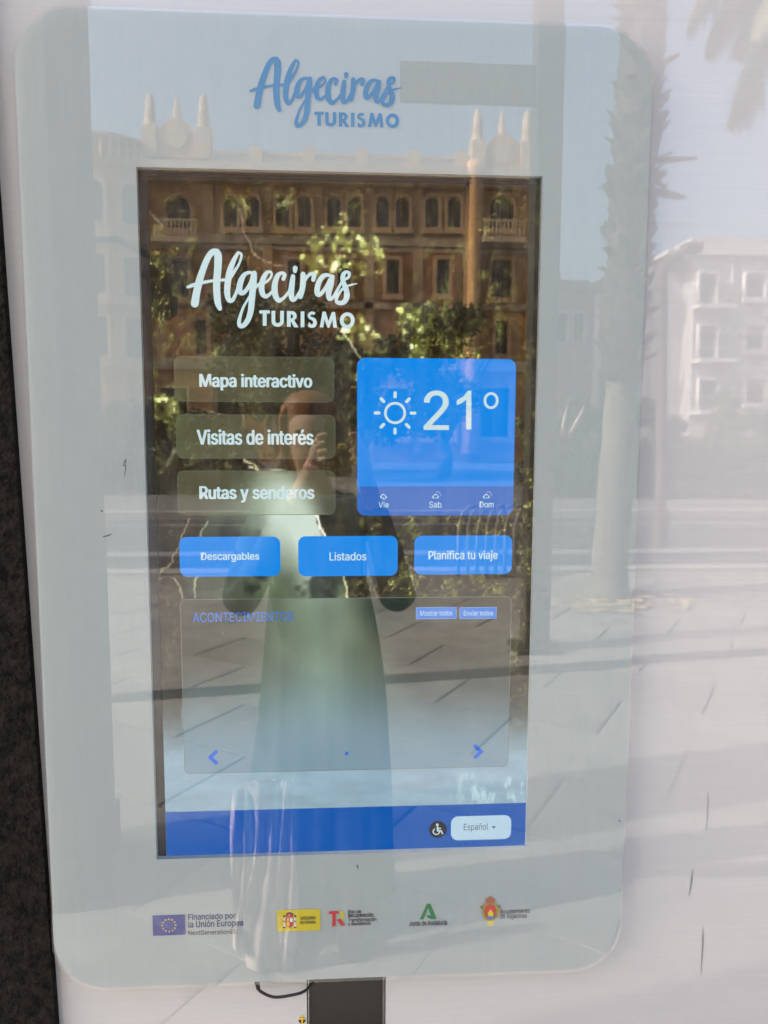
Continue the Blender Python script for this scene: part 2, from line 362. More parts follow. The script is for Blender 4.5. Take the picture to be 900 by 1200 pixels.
# ---- printed graphics on the face
YP = .0058
blue = mat('print_blue', (.002, .15, .33), .5)
LOGO = [
 [(145,575,75),(160,480,70),(185,370,68),(220,260,62),(265,150,58),(310,92,58),(352,88,58)],
 [(350,92,60),(363,130,72),(360,250,70),(350,380,68),(352,480,66),(362,570,60),(380,622,42)],
 [(78,420,26),(130,402,36),(220,378,32),(320,360,26),(440,352,28)],
 [(552,96,28),(515,160,42),(475,260,56),(455,370,60),(448,470,56),(462,535,48),(490,548,40),(518,510,32),(545,440,30),(565,380,30)],
 [(552,96,26),(580,112,24),(578,150,22),(555,212,24),(520,268,30),(478,335,30)],
 [(690,292,34),(650,284,30),(610,305,42),(578,360,54),(563,430,56),(575,472,48),(605,472,40),(640,430,36),(672,370,34),(692,310,40)],
 [(702,290,48),(698,350,58),(688,440,62),(678,560,58),(668,650,55),(642,730,50),(602,780,44),(568,782,42),(560,740,36),(575,680,28),(600,610,24),(640,540,22),(695,450,24),(745,392,26)],
 [(740,402,26),(800,380,26),(850,340,22),(866,298,22),(846,276,26),(812,295,40),(783,350,50),(770,420,55),(782,485,50),(815,508,38),(860,475,28),(905,420,26)],
 [(975,345,36),(987,305,34),(962,288,32),(925,310,44),(900,370,52),(893,440,58),(905,510,54),(935,545,44),(975,525,30),(1015,480,26),(1045,430,28)],
 [(1065,320,42),(1055,400,54),(1048,480,54),(1060,536,46),(1090,528,34),(1120,480,28),(1150,420,28)],
 [(1086,244,48),(1084,274,34)],
 [(1160,300,48),(1160,380,54),(1150,450,52),(1135,512,44)],
 [(1155,400,30),(1200,322,30),(1240,296,36),(1264,306,42),(1255,352,40)],
 [(1432,322,30),(1390,307,34),(1350,318,44),(1310,370,50),(1292,440,52),(1296,488,46),(1325,486,38),(1370,430,34),(1412,350,34)],
 [(1435,322,40),(1420,400,54),(1400,470,54),(1406,530,42),(1440,518,32),(1480,450,26),(1520,380,26),(1548,352,26),(1585,328,28),(1592,290,28),(1562,280,32),(1535,310,44),(1535,370,44),(1560,430,50),(1571,500,54),(1550,555,48),(1510,570,42),(1476,558,36),(1476,520,30),(1510,460,26),(1550,422,22),(1610,400,18),(1665,388,8)],
]
def arc(cx, cy, rx, ry, a0, a1, n=14): return [(cx+rx*math.cos(R(a0+(a1-a0)*i/n)), cy-ry*math.sin(R(a0+(a1-a0)*i/n))) for i in range(n+1)]
def letters():
    T = [[(750,638),(848,638),(848,668),(818,668),(818,783),(782,783),(782,668),(750,668)]]
    U_ = [[(864,642),(899,642),(899,738)]+arc(922,738,23,20,180,360)+[(945,642),(980,642),(980,740)]+arc(922,740,58,52,0,-180)[0:]+[(864,740)]]
    Rr = [[(1008,645),(1045,645)]+arc(1054,690,46,45,80,-62)+[(1118,797),(1076,797),(1046,742),(1044,742),(1044,792),(1008,792)], [(1044,674),(1050,674)]+arc(1050,694,17,20,90,-90)+[(1044,714)]]
    I_ = [[(1137,648),(1172,648),(1172,796),(1137,796)]]
    o_ = arc(1246,689,40,41,35,180,12)+arc(1238,694,32,30,180,250,5)+arc(1243,754,22,22,70,-80,9)+arc(1240,748,26,28,-95,-150,5)
    S_ = [arc(1245,690,42,41,42,200,14)+[(1222,722),(1244,732),(1254,744)]+arc(1238,754,17,17,20,-120,8)+[(1219,748),(1206,774)]+arc(1242,756,48,47,-140,40,16)+[(1284,722),(1262,708),(1243,700)]+arc(1246,690,17,14,230,30,10)]
    M_ = [[(1316,797),(1342,650),(1372,651),(1398,738),(1430,653),(1460,655),(1478,802),(1443,801),(1435,728),(1406,801),(1389,800),(1360,724),(1350,798)]]
    O_ = [arc(1574,733,70,76,0,342,30), arc(1574,733,34,42,0,342,30)]
    return [T, U_, Rr, I_, S_, M_, O_]
def logo(name_a, name_b, m, parent, y, ox, oy, k, tb):
    for lt in letters(): flat('logo_letter', [[S(ox+u_/9*k, oy+v_/9*k, y) for u_, v_ in lp] for lp in lt], m, parent, y)
    brush(name_a, [[(ox+u/9*k, oy+v/9*k, w_/9*k) for u, v, w_ in st] for st in LOGO], m, parent, y)
logo('logo_script', 'logo_lettering', blue, face, YP, 285, 60, 1.0, (368.5, 131.5, 468, 149.5))
# EU block
navy = mat('eu_blue', (.004, .022, .22), .5); navyt = mat('eu_text', (.006, .022, .14), .5); gold = mat('print_gold', L3(214, 190, 70), .5); greyt = mat('print_grey', (.04, .045, .05), .5)
x0, z0, x1, z1 = pr(179, 1072.5, 217, 1096, YP); eu = flat('eu_flag', [[(x0, z0), (x1, z0), (x1, z1), (x0, z1)]], navy, face, YP)
def star(cx, cz, r, rot=0, ri=.42): return [(cx+(r if k % 2 == 0 else r*ri)*math.sin(k*math.pi/5+rot), cz+(r if k % 2 == 0 else r*ri)*math.cos(k*math.pi/5+rot)) for k in range(10)]
ex, ez = (x0+x1)/2, (z0+z1)/2
flat('flag_stars', [star(ex+.0094*math.sin(k*math.pi/6), ez+.0094*math.cos(k*math.pi/6), .0019) for k in range(12)], gold, face, YP-.0003)
text('funding_text', 'Financiado por', navyt, face, YP, (220.5, 1070.3, 276, 1079), bold=.012)
text('funding_text', 'la Unión Europea', navyt, face, YP, (220.5, 1078.4, 285, 1088), bold=.012)
text('funding_text', 'NextGenerationEU', greyt, face, YP, (220.5, 1089.8, 278, 1095.2), bold=0)
# government of Spain block
yel = mat('print_yellow', L3(205, 186, 22), .5); red = mat('print_red', L3(196, 40, 46), .5); dark = mat('print_dark', (.012, .012, .011), .5); brn = mat('print_brown', L3(150, 78, 30), .5); wht = mat('print_white', L3(214, 214, 206), .5)
x0, z0, x1, z1 = pr(324.5, 1066, 375.5, 1091, YP); flat('government_plate', [[(x0, z0), (x1, z0), (x1, z1), (x0, z1)]], yel, face, YP)
def pp(px, py): return S(px, py, YP)
def poly(*pts): return [pp(*q) for q in pts]
U = .00106
def arms(cx, cy):
    f2 = YP-.0003; f3 = YP-.0006; f4 = YP-.0009
    flat('coat_of_arms_shield', [poly((cx-4.5, cy-4), (cx+4.5, cy-4), (cx+4.5, cy+4), (cx+2.5, cy+7), (cx, cy+8), (cx-2.5, cy+7), (cx-4.5, cy+4))], red, face, f2)
    flat('shield_quarter', [poly((cx+.3, cy-3.4), (cx+4, cy-3.4), (cx+4, cy+1), (cx+.3, cy+1))], wht, face, f3)
    flat('shield_quarter', [poly((cx-4, cy+1.4), (cx-.3, cy+1.4), (cx-.3, cy+6), (cx-3, cy+5.5))], gold, face, f3)
    flat('shield_quarter', [poly((cx-3.2, cy-2.8), (cx-1, cy-2.8), (cx-1, cy+.4), (cx-3.2, cy+.4))], gold, face, f3)
    flat('shield_crown', [poly((cx-3.6, cy-4.6), (cx-4.6, cy-8), (cx-2.5, cy-9.2), (cx, cy-10.4), (cx+2.5, cy-9.2), (cx+4.6, cy-8), (cx+3.6, cy-4.6))], dark, face, f2)
    flat('crown_cap', [poly((cx-2.8, cy-5.4), (cx-3.2, cy-7.6), (cx, cy-8.8), (cx+3.2, cy-7.6), (cx+2.8, cy-5.4))], red, face, f3)
    for s in (-1, 1):
        flat('shield_column', [poly((cx+s*6.4-.9, cy-4), (cx+s*6.4+.9, cy-4), (cx+s*6.4+.9, cy+7), (cx+s*6.4-.9, cy+7))], wht, face, f2)
        flat('column_band', [poly((cx+s*6.4-1.3, cy-1), (cx+s*6.4+1.3, cy+.5), (cx+s*6.4+1.3, cy+2), (cx+s*6.4-1.3, cy+.7))], red, face, f3)
        flat('column_crown', [poly((cx+s*6.4-1.3, cy-4.2), (cx+s*6.4-1.3, cy-6.4), (cx+s*6.4+1.3, cy-6.4), (cx+s*6.4+1.3, cy-4.2))], dark, face, f2)
        flat('column_base', [poly((cx+s*6.4-1.5, cy+7.2), (cx+s*6.4+1.5, cy+7.2), (cx+s*6.4+1.5, cy+8.4), (cx+s*6.4-1.5, cy+8.4))], dark, face, f2)
arms(339.5, 1079)
text('government_text', 'GOBIERNO', dark, face, YP-.0003, (352, 1074, 370, 1077.6), bold=.012)
text('government_text', 'DE ESPAÑA', dark, face, YP-.0003, (352, 1078.4, 370, 1082.6), bold=.012)
# TR emblem
flat('emblem_letter', [poly((385.5, 1068), (397, 1067.6), (397, 1070.6), (393.3, 1070.8), (393.3, 1085.4), (389.4, 1085.6), (389.4, 1070.9), (385.5, 1071))], red, face, YP-.0003)
flat('emblem_bowl', [[pp(398.3+5.4*math.cos(t), 1073.2+6*math.sin(t)) for t in [R(-100+k*200/16) for k in range(17)]]+[pp(398+2.1*math.cos(t), 1073.2+2.6*math.sin(t)) for t in [R(100-k*200/12) for k in range(13)]]], yel, face, YP)
flat('emblem_leg', [poly((395, 1077.5), (399, 1076.6), (404.2, 1084.4), (399.6, 1084.8))], red, face, YP-.0006)
flat('emblem_stars', [star(*pp(382.4+abs(k-2)*.5+(.0 if k else 1.2), 1069.6+k*3.6), .0009) for k in range(5)], gold, face, YP)
for k, s in enumerate(('Plan de', 'Recuperación,', 'Transformación', 'y Resiliencia')):
    wd = (15, 30.5, 33, 26)[k]; text('plan_text', s, dark, face, YP, (408, 1066.2+k*4.7-(1.2 if k == 1 else 0), 408+wd, 1070.4+k*4.7+(0 if k in (0, 2) else .9)), bold=.006)
# Andalusia emblem
grn = mat('print_green', L3(26, 122, 52), .5)
flat('regional_emblem', [poly((492, 1077.4), (500.4, 1059.2), (504.4, 1059.2), (511.6, 1077), (505.4, 1077.2), (500.6, 1075), (500.8, 1072.4), (505, 1073.4), (501.8, 1064), (496.2, 1077.4))], grn, face, YP)
text('regional_text', 'Junta de Andalucía', dark, face, YP, (479.5, 1078.6, 524, 1084.6), bold=.01)
# town crest
cx, cy = 574.5, 1068
flat('crest_base', [poly((571, 1076), (579, 1076), (578, 1079), (579, 1084.6), (570.5, 1084.6), (571.6, 1079))], gold, face, YP)
flat('crest_cartouche', [[pp(cx+10.3*math.cos(t)*(1+.10*math.cos(3*t+.5)), cy+11.2*math.sin(t)) for t in [R(k*12) for k in range(30)]]], mat('print_old_gold', L3(168, 142, 40), .5), face, YP-.0003)
for q_ in ((564.6, 1063), (585, 1062.6)): flat('crest_scroll', [circ(*pp(*q_), .0024, 12)], mat('print_olive', L3(120, 112, 40), .5), face, YP-.0006)
flat('crest_shield', [[pp(cx+7.2*math.cos(t), cy+8.6*math.sin(t)) for t in [R(k*12) for k in range(30)]]], brn, face, YP-.0009)
flat('crest_field', [[pp(cx+5.4*math.cos(t), cy-2+5.4*math.sin(t)) for t in [R(k*15) for k in range(24)]]], red, face, YP-.0012)
flat('crest_castle', [poly((571.6, 1073), (571.6, 1068.4), (572.8, 1068.4), (572.8, 1066.6), (574, 1066.6), (574, 1065.2), (575.4, 1065.2), (575.4, 1066.6), (576.6, 1066.6), (576.6, 1068.4), (577.8, 1068.4), (577.8, 1073))], yel, face, YP-.0015)
flat('crest_water', [poly((569.6, 1073.2), (579.6, 1073.2), (578, 1076), (574.6, 1077), (571.2, 1076))], mat('print_steel_blue', L3(90, 110, 160), .5), face, YP-.0018)
flat('crest_crown', [poly((570, 1058.6), (568.4, 1054), (571, 1052.6), (574.6, 1050), (578.2, 1052.6), (580.6, 1054), (579, 1058.6))], mat('print_rust', L3(168, 92, 50), .5), face, YP-.0006)
text('town_text', 'Ayuntamiento', dark, face, YP, (586, 1065.2, 621, 1071.6), bold=.004)
text('town_text', 'de Algeciras', dark, face, YP, (586, 1070.6, 617.5, 1077.6), bold=.004)
# scuffs
scf = mat('scuff', (.06, .07, .06), .6); YQ = -.0004
for st in ([[(147.5, 538, .9), (144.5, 545, 1.0), (147.4, 545, .8)], [(147.5, 538, .8), (147, 550, 1.0), (145.8, 558, .6)]], [[(121, 629, 1.0), (127, 627.4, 1.6), (131, 625.6, .7)]], [[(118.6, 598.4, 1.6), (120, 599, 1.6)]], [[(418.6, 1014.4, 1.8), (419.6, 1017.4, 1.2)]], [[(725.6, 961.2, 1.4), (726.4, 962.4, 1.4)]]):
    brush('scuff_mark', st, scf, glass, YQ)
scs = mat('steel_smear', (.25, .235, .225), .6, noise=.5, nscale=160)
for st in ([[(812, 1018, .3), (811, 1030, 1.6), (809.4, 1040, 1.2), (807, 1050, .4)]], [[(824, 1086, .3), (823.8, 1102, 1.5), (823, 1120, 1.2), (821.4, 1142, .3)]], [[(830, 928, .2), (829.6, 950, .7), (828, 972, .2)]]):
    brush('smear_mark', st, scs, housing, YS-.0008)
# small hazard sticker under the face, cable
x0, z0 = S(354, 1194, YS)
flat('hazard_sticker', [circ(x0, z0-.002, .0052, 18)], mat('sticker_black', (.015, .015, .012), .4), kio, YS-.0006, .0005)
flat('sticker_symbol', [[(x0-.0012, z0+.0062), (x0+.0014, z0+.0062), (x0+.0014, z0+.002), (x0+.005, z0+.002), (x0+.005, z0-.0004), (x0+.0014, z0-.0004), (x0+.001, z0-.008), (x0-.0014, z0-.008), (x0-.0012, z0-.0004), (x0-.0046, z0-.0004), (x0-.0046, z0+.002), (x0-.0012, z0+.002)]], mat('sticker_yellow', L3(224, 178, 30), .4), kio, YS-.0012, .0005)
cb = [(S(299, 1138, .019), .0195), (S(302, 1157, .016), .016), (S(309, 1164, .012), .012), (S(322, 1168.5, .010), .010), (S(340, 1166.5, .012), .012), (S(356, 1162, .016), .016), (S(366, 1158, .02), .03), (S(376, 1150, .03), .05)]
cbl = MB(); cp = catmull([(p[0][0], p[1], p[0][1]) for p in cb], 6); cbl.tube(cp, .0021, 10)
rub = mat('black_rubber', (.015, .015, .015), .45)
cab = empty('power_cable', cp[0], 'thin black cable looping down under the lower left of the glass front', 'cable')
cbl.build('cord', rub, cab, smooth=True)
MB().tube([Vector(cp[0])+Vector((0, 0, .006)), cp[0], cp[3], cp[7]], [.0034, .0036, .0036, .003], 10).build('plug_sleeve', rub, cab, smooth=True)

# =================================================================== SCREEN
bez = mat('black_bezel', (.010, .008, .007), .35)
YB, YW = .0165, .0200
wx0, wz0 = S(191.5, 1004, YW)[0], S(400, 1000, YW)[1]
wx0 = (S(177.5, 208, YW)[0]+S(191.5, 1003, YW)[0])/2; wx1 = (S(618, 993, YW)[0]+S(624, 600, YW)[0])/2; wz1 = S(400, 212, YW)[1]
scr = flat('screen', [[(AX0-.02, AZ0-.02), (AX1+.02, AZ0-.02), (AX1+.02, AZ1+.02), (AX0-.02, AZ1+.02)]], bez, kio, YW+.0012, .002)
flat('screen_bezel', [[(AX0-.02, AZ0-.02), (AX1+.02, AZ0-.02), (AX1+.02, AZ1+.02), (AX0-.02, AZ1+.02)], [(wx0, wz0), (wx1, wz0), (wx1, wz1), (wx0, wz1)]], bez, scr, YB, .0045)
# ---- picture shown on the screen (a cave photograph), worked out on a fine grid
NX, NZ = 400, 720
def vnoise(px, py, s, seed, oct=4, rough=.55):
    r = np.random.default_rng(seed); out = np.zeros_like(px); a = 1; tot = 0
    for o in range(oct):
        gsz = 257; G = r.random((gsz, gsz)); u = px/s*2**o+17.3*o; v = py/s*2**o+9.1*o
        iu, iv = np.floor(u).astype(int), np.floor(v).astype(int); fu, fv = u-iu, v-iv; fu = fu*fu*(3-2*fu); fv = fv*fv*(3-2*fv)
        g_ = lambda i, j: G[(iu+i) % gsz, (iv+j) % gsz]
        out += a*((g_(0, 0)*(1-fu)+g_(1, 0)*fu)*(1-fv)+(g_(0, 1)*(1-fu)+g_(1, 1)*fu)*fv); tot += a; a *= rough
    return out/tot
def inpoly(px, py, pts):
    ins = np.zeros(px.shape, bool); n = len(pts)
    for i in range(n):
        x1_, y1_ = pts[i]; x2_, y2_ = pts[(i+1) % n]
        if y1_ == y2_: continue
        c = ((y1_ > py) != (y2_ > py)) & (px < (x2_-x1_)*(py-y1_)/(y2_-y1_)+x1_); ins ^= c
    return ins
def segdist(px, py, pts):
    d = np.full(px.shape, 1e9)
    for (ax, ay), (bx_, by_) in zip(pts[:-1], pts[1:]):
        vx, vy = bx_-ax, by_-ay; t = np.clip(((px-ax)*vx+(py-ay)*vy)/(vx*vx+vy*vy+1e-9), 0, 1)
        d = np.minimum(d, np.hypot(px-ax-t*vx, py-ay-t*vy))
    return d
def boxblur(A, r):
    for ax in (0, 1):
        pad = [(0, 0)]*3; pad[ax] = (r+1, r); C = np.cumsum(np.pad(A, pad, mode='edge'), ax)
        A = (np.take(C, range(2*r+1, C.shape[ax]), ax)-np.take(C, range(0, C.shape[ax]-2*r-1), ax))/(2*r+1)
    return A
def sm(a, b, x): t = np.clip((x-a)/(b-a), 0, 1); return t*t*(3-2*t)
GX, GZ = np.meshgrid(np.linspace(wx0, wx1, NX), np.linspace(wz1, wz0, NZ))
PX, PY = to_px(GX, GZ, YW)
def lin_np(c): c = np.asarray(c, float)/255; return np.where(c <= .04045, c/12.92, ((c+.055)/1.055)**2.4)
def picture():
    qx = PX+10*(vnoise(PX, PY, 22, 3)-.5); qy = PY+10*(vnoise(PX, PY, 22, 4)-.5)
    n1 = vnoise(qx, qy, 60, 1, 5, .6); n2 = vnoise(qx, qy*.5, 9, 2, 4, .7); n3 = vnoise(PX, PY, 3.2, 5, 2)
    ridge = 1-np.abs(2*vnoise(qx, qy, 16, 6, 3, .6)-1)
    base = np.array([40., 32, 18])[None, None]*np.ones((*PX.shape, 1))
    img = base*(.45+1.0*n1[..., None])
    img = img*(1+.6*(ridge[..., None]-.7))
    # mossy rock, stronger to the right and near the far left
    moss = np.clip(sm(470, 520, PX)*(1-sm(570, 600, PX))*sm(210, 330, PY)*(1-sm(560, 720, PY)*.4)+.75*sm(390, 430, PX)*(1-sm(480, 560, PX)*.4)*sm(470, 600, PY)+.55*(1-sm(215, 250, PX))*sm(250, 300, PY)*(1-sm(500, 560, PY))+.35*sm(200, 230, PY), 0, 1)
    mt = np.clip((n2-.42)*3.2, 0, 1)*np.clip(n3*1.6-.2, 0, 1)
    img += (moss*mt)[..., None]*np.array([84., 96, 44])
    crack = np.clip((ridge-.945)*22, 0, 1)*np.clip((n1-.38)*5, 0, 1)*(.25+.75*moss)*np.clip(n3*2-.5, 0, 1); img += crack[..., None]*np.array([118., 116, 66])
    # leafy gaps with out-of-focus lights
    holes = [([(352, 296), (368, 272), (392, 262), (420, 266), (448, 284), (456, 300), (448, 318), (424, 322), (412, 312), (398, 318), (382, 330), (362, 318)], 1.0),
             ([(404, 372), (424, 372), (446, 392), (453, 412), (436, 412), (412, 400), (398, 388)], .95), ([(464, 362), (480, 356), (500, 366), (502, 384), (498, 420), (478, 424), (476, 400), (470, 384)], 1.0),
             ([(270, 232), (288, 228), (292, 246), (280, 252)], .5), ([(322, 222), (346, 218), (348, 236), (332, 246), (318, 238)], .5), ([(180, 462), (206, 466), (212, 486), (204, 498), (184, 490)], .8),
             ([(236, 408), (262, 404), (268, 416), (240, 420)], .35), ([(392, 250), (404, 244), (408, 258), (396, 262)], .7), ([(404, 424), (440, 428), (430, 452), (408, 446)], .5)]
    rr = np.random.default_rng(5)
    for pts, k in holes:
        jq = 16*(vnoise(PX, PY, 9, 41)-.5); m_ = inpoly(qx+jq, qy-jq, pts).astype(float)*np.clip((vnoise(PX, PY, 8, 42, 3)-.36)*6, 0, 1)
        m_ = boxblur(m_[..., None], 1)[..., 0]
        g_ = (.5+vnoise(PX, PY, 12, 8, 3))[..., None]*np.array([92., 96, 42])
        img = img*(1-m_[..., None]*k)+g_*1.15*m_[..., None]*k
        xs = [p[0] for p in pts]; ys = [p[1] for p in pts]; ar = (max(xs)-min(xs))*(max(ys)-min(ys))
        for _ in range(int(ar/70)+4):
            u, v = rr.uniform(min(xs), max(xs)), rr.uniform(min(ys), max(ys)); r_ = rr.uniform(2.2, 5.6)
            d = np.hypot(PX-u, PY-v); dm = np.clip((r_-d)/1.6, 0, 1)*np.clip(m_+.15, 0, 1)
            img += (dm*rr.uniform(.3, 1)*k)[..., None]*np.array([150., 156, 120])*rr.uniform(.5, 1.3)
    # mouth of the cave with mist, foliage and, low down, pale water
    mouth = [(216, 1010), (214, 905), (214, 820), (215, 740), (214, 702), (219, 672), (228, 642), (236, 620), (252, 596), (270, 572), (290, 556), (316, 548), (336, 551), (352, 566), (366, 590), (376, 618), (388, 640), (400, 664), (408, 700), (432, 735), (470, 800), (510, 850), (560, 880), (625, 900), (625, 1010)]
    m0 = inpoly(qx, qy, mouth).astype(float); m_ = boxblur(m0[..., None], 1)[..., 0]
    f1 = vnoise(PX, PY, 26, 9, 4, .55); f2 = vnoise(PX, PY, 60, 10, 3)
    fol = np.array([84., 98, 68])*(.55+.9*f1[..., None])
    mist = np.exp(-(((PX-338)/42)**2+((PY-600)/62)**2)); mist += .75*np.exp(-(((PX-365)/18)**2+((PY-640)/60)**2)); mist += .12*np.exp(-(((PX-262)/30)**2+((PY-600)/24)**2))
    fol0 = 1; mist = np.clip(mist*(.75+.7*f2), 0, 1)[..., None]
    fol = fol*(1-mist)+np.array([214., 232, 218])*mist
    drk = np.clip((vnoise(qx, qy, 30, 12, 3)-.56)*7, 0, 1)*sm(590, 650, PY)
    fol = fol*(1-.6*drk[..., None])*(.62+.38*sm(270, 320, PX))[..., None]
    wat = sm(760, 900, PY)[..., None]
    watc = np.array([150., 178, 194])*(.92+.18*vnoise(PX*.35, PY, 12, 13, 4, .7)[..., None])
    fol = fol*(1-wat)+watc*wat
    rk2 = np.array([98., 96, 84])*(.6+.6*f1[..., None])
    img = img*(1-m_[..., None])+fol*m_[..., None]
    low = sm(700, 800, PY)[..., None]*(1-m_[..., None])
    img = img*(1-low*.6)+rk2*low*.6*.8
    pool = sm(800, 900, PY+14*(f1-.5))[..., None]
    img = img*(1-pool)+watc*pool
    spark = (np.clip((n2-.5)*6, 0, 1)*sm(900, 915, PY)*sm(515, 560, PX))[..., None]; img += spark*np.array([36., 36, 28])
    # pale rim lines where light catches the rock edge
    for ln, wd, a in (([(352, 566), (366, 590), (376, 618), (388, 640), (400, 664), (408, 700)], 1.3, 1), ([(378, 622), (372, 606), (384, 634)], 1.6, 1), ([(214, 702), (210, 686), (204, 678), (192, 676), (184, 680)], 1.0, .8), ([(186, 672), (200, 660), (210, 640), (216, 620), (222, 606)], .9, .7), ([(228, 700), (229, 680), (234, 672)], 1.2, .8), ([(232, 640), (236, 622), (244, 610)], 1.0, .7), ([(283, 250), (284, 270), (291, 282), (298, 298), (312, 306), (330, 312)], 1.0, .55), ([(172, 246), (182, 254), (190, 266)], .9, .6), ([(396, 384), (412, 402), (422, 420), (440, 428)], 1.1, .9), ([(287, 532), (286, 540), (298, 544), (302, 550), (292, 548)], 1.5, 1.0), ([(238, 478), (262, 486), (284, 500)], .9, .5), ([(478, 604), (482, 608), (476, 614)], .8, .5)):
        jx = PX+5*(vnoise(PX, PY, 7, 20)-.5); jy = PY+5*(vnoise(PX, PY, 7, 21)-.5)
        d = segdist(jx, jy, ln); img += (np.clip(1-d/(wd+.6), 0, 1)*a)[..., None]*np.array([175., 172, 150])
    d = segdist(PX, PY, [(196, 545), (204, 528), (250, 530), (300, 528)]); img += (np.exp(-(d/2.6)**2)*.5)[..., None]*np.array([120., 125, 115])
    return np.clip(img, 0, 255)
IMG = picture()
IMGB = boxblur(boxblur(IMG, 9), 9)
def grid_mesh(name, loopmask_box, colfn, y, r, parent, thin=.0003):
    """rounded rectangle filled with a colour grid"""
    x0, z0, x1, z1 = loopmask_box
    nx = max(6, int((x1-x0)/(wx1-wx0)*NX)); nz = max(6, int((z1-z0)/(wz1-wz0)*NZ) if wz1 > wz0 else 6)
    xs = np.linspace(x0, x1, nx); zs = np.linspace(z1, z0, nz); X, Z = np.meshgrid(xs, zs)
    if r > 0:      # pull each row in to the round corners
        dz = np.maximum(np.maximum(z0+r-Z, Z-(z1-r)), 0); inset = r-np.sqrt(np.maximum(r*r-dz*dz, 0))
        c = (x0+x1)/2; h = (x1-x0)/2; X = c+(X-c)*(h-inset)/h
    co = np.stack([X, np.full_like(X, y), Z], -1).reshape(-1, 3); c0 = np.array([(x0+x1)/2, y, (z0+z1)/2])
    i = np.arange(nx*nz).reshape(nz, nx); f = np.stack([i[1:, :-1], i[1:, 1:], i[:-1, 1:], i[:-1, :-1]], -1).reshape(-1, 4)
    me = bpy.data.meshes.new(name); me.from_pydata((co-c0).tolist(), [], f.tolist())
    px, py = to_px(X, Z, YW); rgb = colfn(X, Z, px, py).reshape(-1, 3)
    at = me.color_attributes.new('picture', 'FLOAT_COLOR', 'POINT'); at.data.foreach_set('color', np.c_[lin_np(rgb), np.ones(len(rgb))].astype(np.float32).ravel())
    o = link(name, me, emis_attr('screen_picture'), parent); o.location = Vector(c0)-parent_world(parent); return o
def samp(A, X, Z):
    u = np.clip((X-wx0)/(wx1-wx0)*(NX-1), 0, NX-1).astype(int); v = np.clip((wz1-Z)/(wz1-wz0)*(NZ-1), 0, NZ-1).astype(int); return A[v, u]
grid_mesh('wallpaper_picture', (wx0, wz0, wx1, wz1), lambda X, Z, a, b: samp(IMG, X, Z), YW, 0, scr)
Y1, Y2, Y3, Y4 = YW-.0006, YW-.0010, YW-.0014, YW-.0018
tw = emis('screen_white', (206, 232, 236)); line = emis('screen_line', (98, 108, 92)); azure = emis('screen_azure', (0, 140, 240)); azured = emis('screen_azure_shade', (30, 104, 196))
def frost(lift, k): return lambda X, Z, a, b: np.clip(samp(IMGB, X, Z)*k+np.array(lift), 0, 255)
def ring(name, box, r, t, m, y):
    x0, z0, x1, z1 = box; flat(name, [rrect(x0, z0, x1, z1, r), rrect(x0+t, z0+t, x1-t, z1-t, r-t)], m, scr, y)
for s, bx, tb in (('Mapa interactivo', (204.5, 418, 391.5, 471), (233.5, 438.5, 366, 457.5)), ('Visitas de interés', (206.5, 486, 393, 537.5), (230.5, 503.5, 367.5, 521)), ('Rutas y senderos', (208, 551.5, 393, 603.5), (233.5, 570, 368.5, 588.5))):
    q = pr(*bx, Y1); grid_mesh('menu_button', q, frost((46, 50, 40), .74), Y1, .0095, scr); ring('button_outline', q, .0095, .0007, line, Y2)
    text('button_text', s, tw, scr, Y3, tb, bold=.04)
logo('logo_script', 'logo_lettering', tw, scr, Y2, 210.2, 283.9, 1.125, (307, 364, 418.5, 382))
# weather card
q = pr(418.5, 420, 603, 604, Y1); flat('weather_card', [rrect(*q, .0115)], azure, scr, Y1)
xs0, zs0, xs1, zs1 = pr(418.5, 570, 603, 604, Y2)
flat('forecast_strip', [[(q[0], zs1)]+[(q[0]+.0115-.0115*math.cos(R(k*10)), q[1]+.0115-.0115*math.sin(R(k*10))) for k in range(0, 10)]+[(q[2]-.0115+.0115*math.sin(R(k*10)), q[1]+.0115-.0115*math.cos(R(k*10))) for k in range(0, 10)]+[(q[2], zs1)]], azured, scr, Y2)
sx, sz = S(463, 484, Y3); u = .00106
def pl0(y, *pts): return [S(a_, b__, y) for a_, b__ in pts]
def arcring(cx, cz, r0, r1, a0=0, a1=360, n=40): return [circ(cx, cz, r1, n), circ(cx, cz, r0, n)]
flat('sun_disc_ring', arcring(sx, sz, 11.2*u*.98, 14.4*u), tw, scr, Y3)
def bar(cx, cz, a, r0, r1, hw):
    ca, sa = math.cos(a), math.sin(a); mid = (r0+r1)/2; out = []
    base = rrect(r0, -hw, r1, hw, hw*.95, 5)
    return [(cx+x*ca-z*sa, cz+x*sa+z*ca) for x, z in base]
for k in range(8): flat('sun_ray', [bar(sx, sz, R(45*k), 19*u, 28*u, 2.1*u)], tw, scr, Y3)
text('temperature_text', '2', tw, scr, Y3, (496.5, 458, 526.5, 503.5), bold=.016)
flat('temperature_digit', [pl0(Y3, (552.4, 457.8), (552.4, 503.2), (546.4, 503.3), (546.4, 468.4), (541.5, 472.2), (535.2, 474.8), (535.2, 469.2), (543.4, 464.2), (548.2, 457.9))], tw, scr, Y3)
ox, oz = S(575.5, 469.5, Y3)
flat('degree_ring', [[(ox+math.cos(R(a_))*10*u, oz+math.sin(R(a_))*11*u) for a_ in range(0, 360, 10)], [(ox+math.cos(R(a_))*6.4*u, oz+math.sin(R(a_))*7.6*u) for a_ in range(0, 360, 10)]], tw, scr, Y3)
